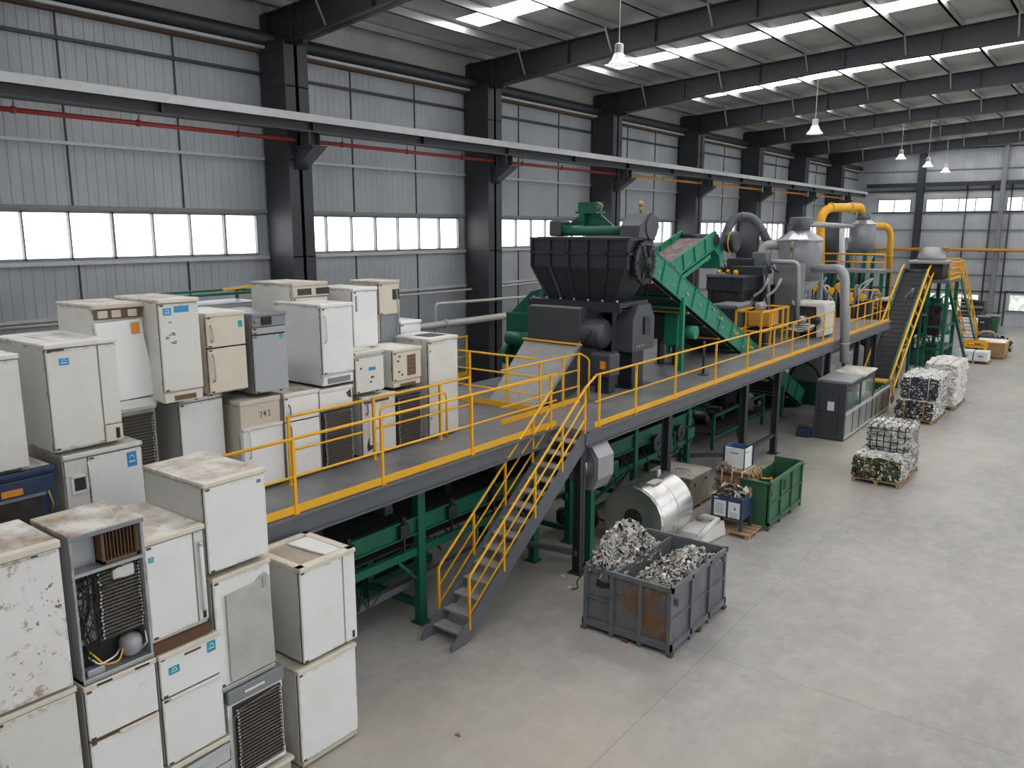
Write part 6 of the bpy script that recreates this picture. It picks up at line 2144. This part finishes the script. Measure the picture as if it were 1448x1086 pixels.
for k in range(12):
    x, z = rr.uniform(0, W * .5), rr.uniform(.6, 3.9)
    MB().box((x, -.2, z), (x + rr.uniform(.1, .25), .0, z + rr.uniform(.08, .2)), bevel=.01).build('junction_box', M[rr.choice(('zinc', 'paper', 'orange', 'whitepipe', 'green2'))], t)
MB().box((.1, .5, 1.9), (W - .3, L - .3, 3.3), bevel=.05).build('machinery', M['coil'], t)
# head box and dome
MB().box((.0, .1, TZ + .75), (W - .25, 2.2, TZ + .9), bevel=.03).build('table_top', M['silver'], t)
MB().box((.2, .4, TZ), (W - .4, 2.0, TZ + .75)).build('head_box', M['coil'], t)
MB().lathe([(.66, 0), (.62, .25), (.45, .55), (.36, .62), (.05, .66)], (W * .45, 1.2, TZ + .9), n=24).build('dome_hood', M['silver'], t)
MB().tube([(W * .45 + .3, 1.1, TZ + 1.45), (W * .45 + .75, 1.1, TZ + 1.5)], .07).box((W * .45 + .62, 1.0, TZ + 1.3), (W * .45 + .8, 1.2, TZ + 1.5)).build('motor', M['brass'], t)
railing('yellow rail along the aisle side of the tower top', [(TX1 + .03, TY0, TZ), (TX1 + .03, TY1, TZ)], [(TX1 + .03, TY0 + (TY1 - TY0) * k / 4, TZ) for k in range(5)], h=.85, mids=2, rail=.035)
railing('yellow rail across the far end of the tower top', [(TX0 + .9, TY1, TZ), (TX1, TY1, TZ)], [(TX0 + .9 + .26 * k, TY1, TZ) for k in range(5)], h=.95, mids=1, rail=.035)
# stairs down behind the tower
t = thing('tower_stairs', 'narrow yellow stair descending behind the green tower', 'stairs', (TX1 + .1, TY1 + .1, 0))
L_ = 8.0
for x in (0, -.7):
    MB().hexa([(x - .03, L_, 0), (x + .03, L_, 0), (x + .03, L_, .2), (x - .03, L_, .2), (x - .03, 0, TZ - .25), (x + .03, 0, TZ - .25), (x + .03, 0, TZ), (x - .03, 0, TZ)]).build('stringer', M['green'], t)
    h = MB().tube([(x, L_, .95), (x, 0, TZ + .9)], .04, n=6).tube([(x, L_, .5), (x, 0, TZ + .45)], .035, n=6)
    h = h.build('handrail', M['yellow'], t)
    for k in range(6):
        y = L_ * (k + .2) / 6
        z = TZ * (1 - y / L_)
        MB().box((x - .03, y - .03, z), (x + .03, y + .03, z + .93)).build('post', M['yellow'], h)
for k in range(18):
    y = L_ * (k + .5) / 18
    MB().box((-.67, y - .13, TZ * (1 - y / L_) - .03), (-.03, y + .13, TZ * (1 - y / L_))).build('tread', M['yellow' if k % 2 else 'deckbeam'], t)

# ---- things in the distance along the aisle
t = thing('covered_container', 'low grey container under a pale sheet behind the white bales', 'container', (-9.1, 46.85, 0))
MB().box((0, 0, .06), (2.1, 3.2, 1.0), bevel=.03).build('body', M['duct'], t)
MB().hexa([(-.06, -.06, .92), (2.16, -.06, .92), (2.16, 3.2, .92), (-.06, 3.2, .92), (.05, .05, 1.28), (2.02, .05, 1.28), (2.02, 3.1, 1.32), (.05, 3.1, 1.32)]).build('cover_sheet', M['silver'], t)
MB().box((2.1, .1, .1), (2.13, 3.0, .95)).build('side_panel', M['zinc'], t)
for y in (.3, 2.8):
    MB().box((.1, y, 0), (2.0, y + .15, .07)).build('skid', M['coil'], t)
pallet('pallet under the two white cartons far along the aisle', -7.0, 49.0, 1.5, 1.2)
for k in range(2):
    t = thing('carton', 'white carton on the far pallet, %s one' % ('left', 'right')[k], 'box', (-6.98 + .72 * k, 49.05, .13), group='white cartons')
    MB().box((0, 0, 0), (.66, 1.0, .50), bevel=.02).build('body', M['paper'], t)
    MB().box((.2, -.006, .22), (.45, 0, .3)).build('print', M['inkgrey'], t)
t = thing('engine_stand', 'yellow steel frame with a dark engine behind the white cartons', 'machine', (-6.95, 50.5, 0))
b = MB()
for x in (0, 1.0):
    for y in (0, .8):
        b.bar((x, y, 0), (x, y, 1.0), .09)
for z in (.7, .96):
    b.bar((0, 0, z), (1.0, 0, z), .1).bar((0, .8, z), (1.0, .8, z), .1).bar((0, 0, z), (0, .8, z), .1).bar((1, 0, z), (1, .8, z), .1)
b.build('frame', M['yellow'], t)
MB().box((.1, .1, .3), (.9, .7, .65)).build('engine', M['coil'], t)
t = thing('wooden_crate', 'brown wooden crate with pale lid right of the white cartons', 'crate', (-5.95, 51.3, 0))
MB().box((0, 0, .1), (.85, 1.8, .88), bevel=.01).build('body', M['card'], t)
MB().box((-.6, -.02, .88), (.87, 1.82, .93)).build('lid', M['paper'], t)
MB().box((-.03, -.03, .84), (.9, 0, .93)).box((.85, 0, .84), (.9, 1.8, .93)).build('edge_strip', M['orange'], t)
for y in (.1, 1.5):
    MB().box((0, y, 0), (.85, y + .15, .1)).build('skid', M['wood'], t)
heap('scrap_metal', -5.95, -5.35, 54.5, 57, lambda u, v: .5 * math.sin(PI * u) * math.sin(PI * v) + .08, 140, .16, ['scrapw', 'card', 'scrapd', 'scrapt', 'black'], 17, 'small loose pile of scrap beyond the wooden crate in the aisle')
t = thing('machine_part', 'dark bundled machine part beyond the yellow engine frame', 'machine', (-7.1, 55.5, 0))
MB().box((0, 0, .05), (1.1, 1.4, .75), bevel=.15).build('body', M['charcoal'], t)
MB().tube(bend([(.1, .2, .75), (.3, .2, 1.0), (.9, .3, 1.0), (1.05, .4, .5)], .2), .09).build('pipe', M['scrapt'], t)
MB().box((.35, -.25, .05), (.75, .0, .55), bevel=.03).build('canister', M['cream'], t)
t = thing('white_cabinet', 'white cabinet standing at the foot of the far tower stair', 'cabinet', (-8.45, 58.3, 0))
MB().box((0, 0, .05), (.9, 1.2, 1.45), bevel=.02).build('body', M['paper'], t)
MB().box((.9, .1, .15), (.92, 1.1, 1.35)).build('door', M['pipe'], t)
MB().box((.05, .05, 0), (.85, 1.15, .05)).build('base', M['coil'], t)
t = thing('machine_part', 'green bundled machine part left of the white cabinet', 'machine', (-9.0, 56.0, 0))
MB().lathe([(.3, 0), (.45, .1), (.45, .9), (.3, 1.1), (.05, 1.2)], n=16).build('body', M['green'], t)
MB().tube([(-.3, -.3, 0), (-.2, -.3, 1.1), (.2, -.2, .8)], .07).build('pipe', M['zinc'], t)
t = thing('compactor', 'dark navy compactor container against the far end wall', 'container', (-9.55, 64.8, 0))
MB().box((0, 0, .1), (1.45, 2.4, 1.35), bevel=.03).build('body', M['charcoal'], t)
MB().prism([(0, 1.35), (1.45, 1.35), (1.45, 1.95), (.2, 2.1), (0, 2.1)], 'y', 1.0, 2.4).build('hood', M['charcoal'], t)
MB().box((.05, .9, 1.55), (1.4, 1.0, 1.7)).build('trim', M['zinc'], t)
MB().box((.1, .1, 0), (1.3, 2.3, .1)).build('base', M['coil'], t)
t = thing('wheelie_bin', 'dark wheelie bin with a pale mark near the end wall', 'bin', (-8.15, 63.3, 0))
MB().hexa([(.08, .08, .1), (.72, .08, .1), (.72, .8, .1), (.08, .8, .1), (0, 0, 1.15), (.8, 0, 1.15), (.8, .9, 1.15), (0, .9, 1.15)]).build('body', M['charcoal'], t)
MB().box((-.03, -.05, 1.15), (.83, .95, 1.24), bevel=.03).build('lid', M['greyf'], t)
MB().tube([(.25, -.01, .85), (.35, -.02, .8), (.5, -.01, .84)], .025).build('emblem', M['paper'], t)
for x in (.12, .68):
    MB().lathe([(.1, -.04), (.1, .04)], (x, .75, .1), n=14, axis='x').build('wheel', M['black'], t)
for x in (.12, .68):
    MB().lathe([(.05, -.03), (.05, .03)], (x, .15, .05), n=10, axis='x').build('wheel', M['black'], t)
t = thing('wheelie_bin', 'second wheelie bin with a green side behind the dark one', 'bin', (-7.75, 64.4, 0))
MB().hexa([(.08, .08, .1), (.72, .08, .1), (.72, .8, .1), (.08, .8, .1), (0, 0, 1.15), (.8, 0, 1.15), (.8, .9, 1.15), (0, .9, 1.15)]).build('body', M['bingreen'], t)
MB().box((-.03, -.05, 1.15), (.83, .95, 1.24), bevel=.03).build('lid', M['zinc'], t)
for x in (.12, .68):
    for y in (.2, .75):
        MB().lathe([(.1, -.04), (.1, .04)], (x, y, .1), n=14, axis='x').build('wheel', M['black'], t)

# clutter on the floor under the deck and small litter
t = thing('tool_box', 'small navy crate on the floor left of the glass cabinet', 'crate', on_z(1133, 618, 0).to_tuple())
MB().box((-.2, 0, 0), (.25, .35, .3), bevel=.02).build('body', M['navy'], t)
MB().tube(bend([(-.2, .17, .3), (-.2, .17, .45), (.25, .17, .45), (.25, .17, .3)], .05), .012).build('handle', M['zinc'], t)
p = on_z(1050, 660, 0)
t = thing('power_cable', 'thin black cable snaking over the floor by the walkway posts', 'cable', (0, 0, 0))
MB().tube(bend([on_z(1096, 652, .012), on_z(1108, 655, .012), on_z(1120, 668, .012), on_z(1140, 655, .012)], .5), .012, n=6).build('cable', M['black'], t)
t = thing('power_cable', 'black cable lying on the floor by the staircase post and the grey bin', 'cable', (0, 0, 0))
MB().tube(bend([on_z(822, 815, .012), on_z(815, 822, .012), on_z(818, 832, .012), on_z(808, 833, .012)], .2), .012, n=6).build('cable', M['black'], t)
for k, (px, py, s, lab) in enumerate(((648, 1040, .05, 'brown scrap of litter alone on the floor near the bottom edge'), (806, 832, .06, 'torn white scrap on the floor left of the grey bin'), (796, 815, .05, 'small white scrap on the floor beside the walkway post'))):
    p = on_z(px, py, 0)
    b = MB().hexa([(-s, -s * .5, 0), (s, -s * .4, 0), (s * .8, s * .6, 0), (-s * .7, s * .5, 0), (-s * .8, -s * .3, s * .4), (s * .7, -s * .3, s * .7), (s * .5, s * .4, s * .3), (-s * .5, s * .4, s * .6)])
    o = b.build('litter_scrap', M['card' if k == 0 else 'paper'])
    o.location = p
    tag(o, lab, 'litter')
t = thing('junk_pile', 'dark pile of hoses and pump parts on the floor left of the steel drum', 'pile', (-10.0, 15.8, 0))
heapo = None
for k in range(6):
    MB().lathe([(.12, 0), (.16, .05), (.16, .3), (.1, .36)], (rr.uniform(-.4, .4), rr.uniform(-.5, .5), 0), n=12).build('pump_part', M['charcoal' if k % 2 else 'coil'], t)
b = MB()
for k in range(7):
    b.tube(bend([(rr.uniform(-.6, .6), rr.uniform(-.6, .6), .03), (rr.uniform(-.6, .6), rr.uniform(-.6, .6), .4), (rr.uniform(-.6, .6), rr.uniform(-.6, .6), .05)], .2), .025)
b.build('hose', M['black'], t)
# hidden-side plant under the deck behind the braces: tanks and frames
for k, (x, y, w, l, h, mt, lab) in enumerate(((-13.9, 24.2, 1.5, 2.0, 2.0, 'coil', 'dark machine body under the deck behind the inclined conveyor legs'), (-12.6, 20.2, 1.3, 1.8, 1.5, 'charcoal', 'charcoal gearbox unit under the shredder deck'), (-13.3, 29.4, 1.3, 2.2, 1.1, 'coil', 'low dark machine body added for shade beside the foot of the inclined conveyor'), (-12.8, 9.5, 1.4, 2.6, 1.6, 'charcoal', 'charcoal machine body behind the long green conveyor under the deck'))):  # low dark body is added to stand in for shade under the conveyor
    t = thing('under_deck_machine', lab, 'machine', (x, y, 0))
    MB().box((0, 0, .15), (w, l, h), bevel=.06).build('body', M[mt], t)
    MB().box((-.05, -.05, 0), (w + .05, l + .05, .15)).build('base_frame', M['green'], t)
    for q in range(4):
        MB().tube(bend([(w + .02, l * (.15 + .2 * q), .3), (w + .2, l * (.2 + .2 * q), h * .6), (w * .6, l * (.2 + .2 * q), h + .15)], .2), .04).build('pipe', M[('zinc', 'black', 'green', 'scrapt')[q]], t)
    MB().lathe([(.15, -.25), (.22, -.2), (.22, .2), (.15, .25)], (w * .5, l * .4, h + .18), n=16, axis='y').build('motor', M['green'], t)

t = thing('hose_bundle', 'bundle of thin pipes and hoses strung under the deck between the grey posts', 'pipe', (0, 0, 0))
r = random.Random(55)
for k in range(9):
    x = -10.6 - .22 * k
    MB().tube(bend([(x, 22.0, 2.5), (x + r.uniform(-.2, .2), 22.5, 2.2 - r.random() * .5), (x - .3, 23.2, 1.3 + r.random() * .8), (x - .2, 25.3, 1.6 + r.random() * .7), (x, 26.6, 2.5)], .8), r.choice((.025, .035, .05))).build('hose', M[r.choice(('black', 'zinc', 'green', 'scrapt', 'black'))], t)
t = thing('roller_stand', 'low dark green frame on the floor beneath the lower inclined conveyor', 'rack', (-11.9, 24.2, 0))
for y in (0, 2.2, 4.4):
    for x in (0, 1.7):
        MB().box((x - .05, y - .05, 0), (x + .05, y + .05, 1.15)).build('post', M['green'], t)
for z in (.35, 1.08):
    for x in (0, 1.7):
        MB().box((x - .04, 0, z), (x + .04, 4.4, z + .08)).build('side_rail', M['green'], t)
MB().box((.1, .1, .45), (1.6, 4.3, .5)).build('tray', M['coil'], t)
for k in range(5):
    MB().lathe([(.08, -.3), (.16, -.25), (.16, .25), (.08, .3)], (.5 + .2 * (k % 3), .5 + .8 * k, .66), n=14, axis='x').build('roller', M['charcoal'], t)
# ================================================================ LIGHT
w = bpy.data.worlds.new('daylight')
bpy.context.scene.world = w
w.use_nodes = True
bg = w.node_tree.nodes['Background']
bg.inputs[0].default_value = (.93, .97, 1, 1)
bg.inputs[1].default_value = 1.0
sc = bpy.context.scene
sc.view_settings.view_transform = 'Standard'
sc.view_settings.look = 'None'
sc.view_settings.gamma = 1
sc.view_settings.use_curve_mapping = False
sc.view_settings.exposure = 0.5
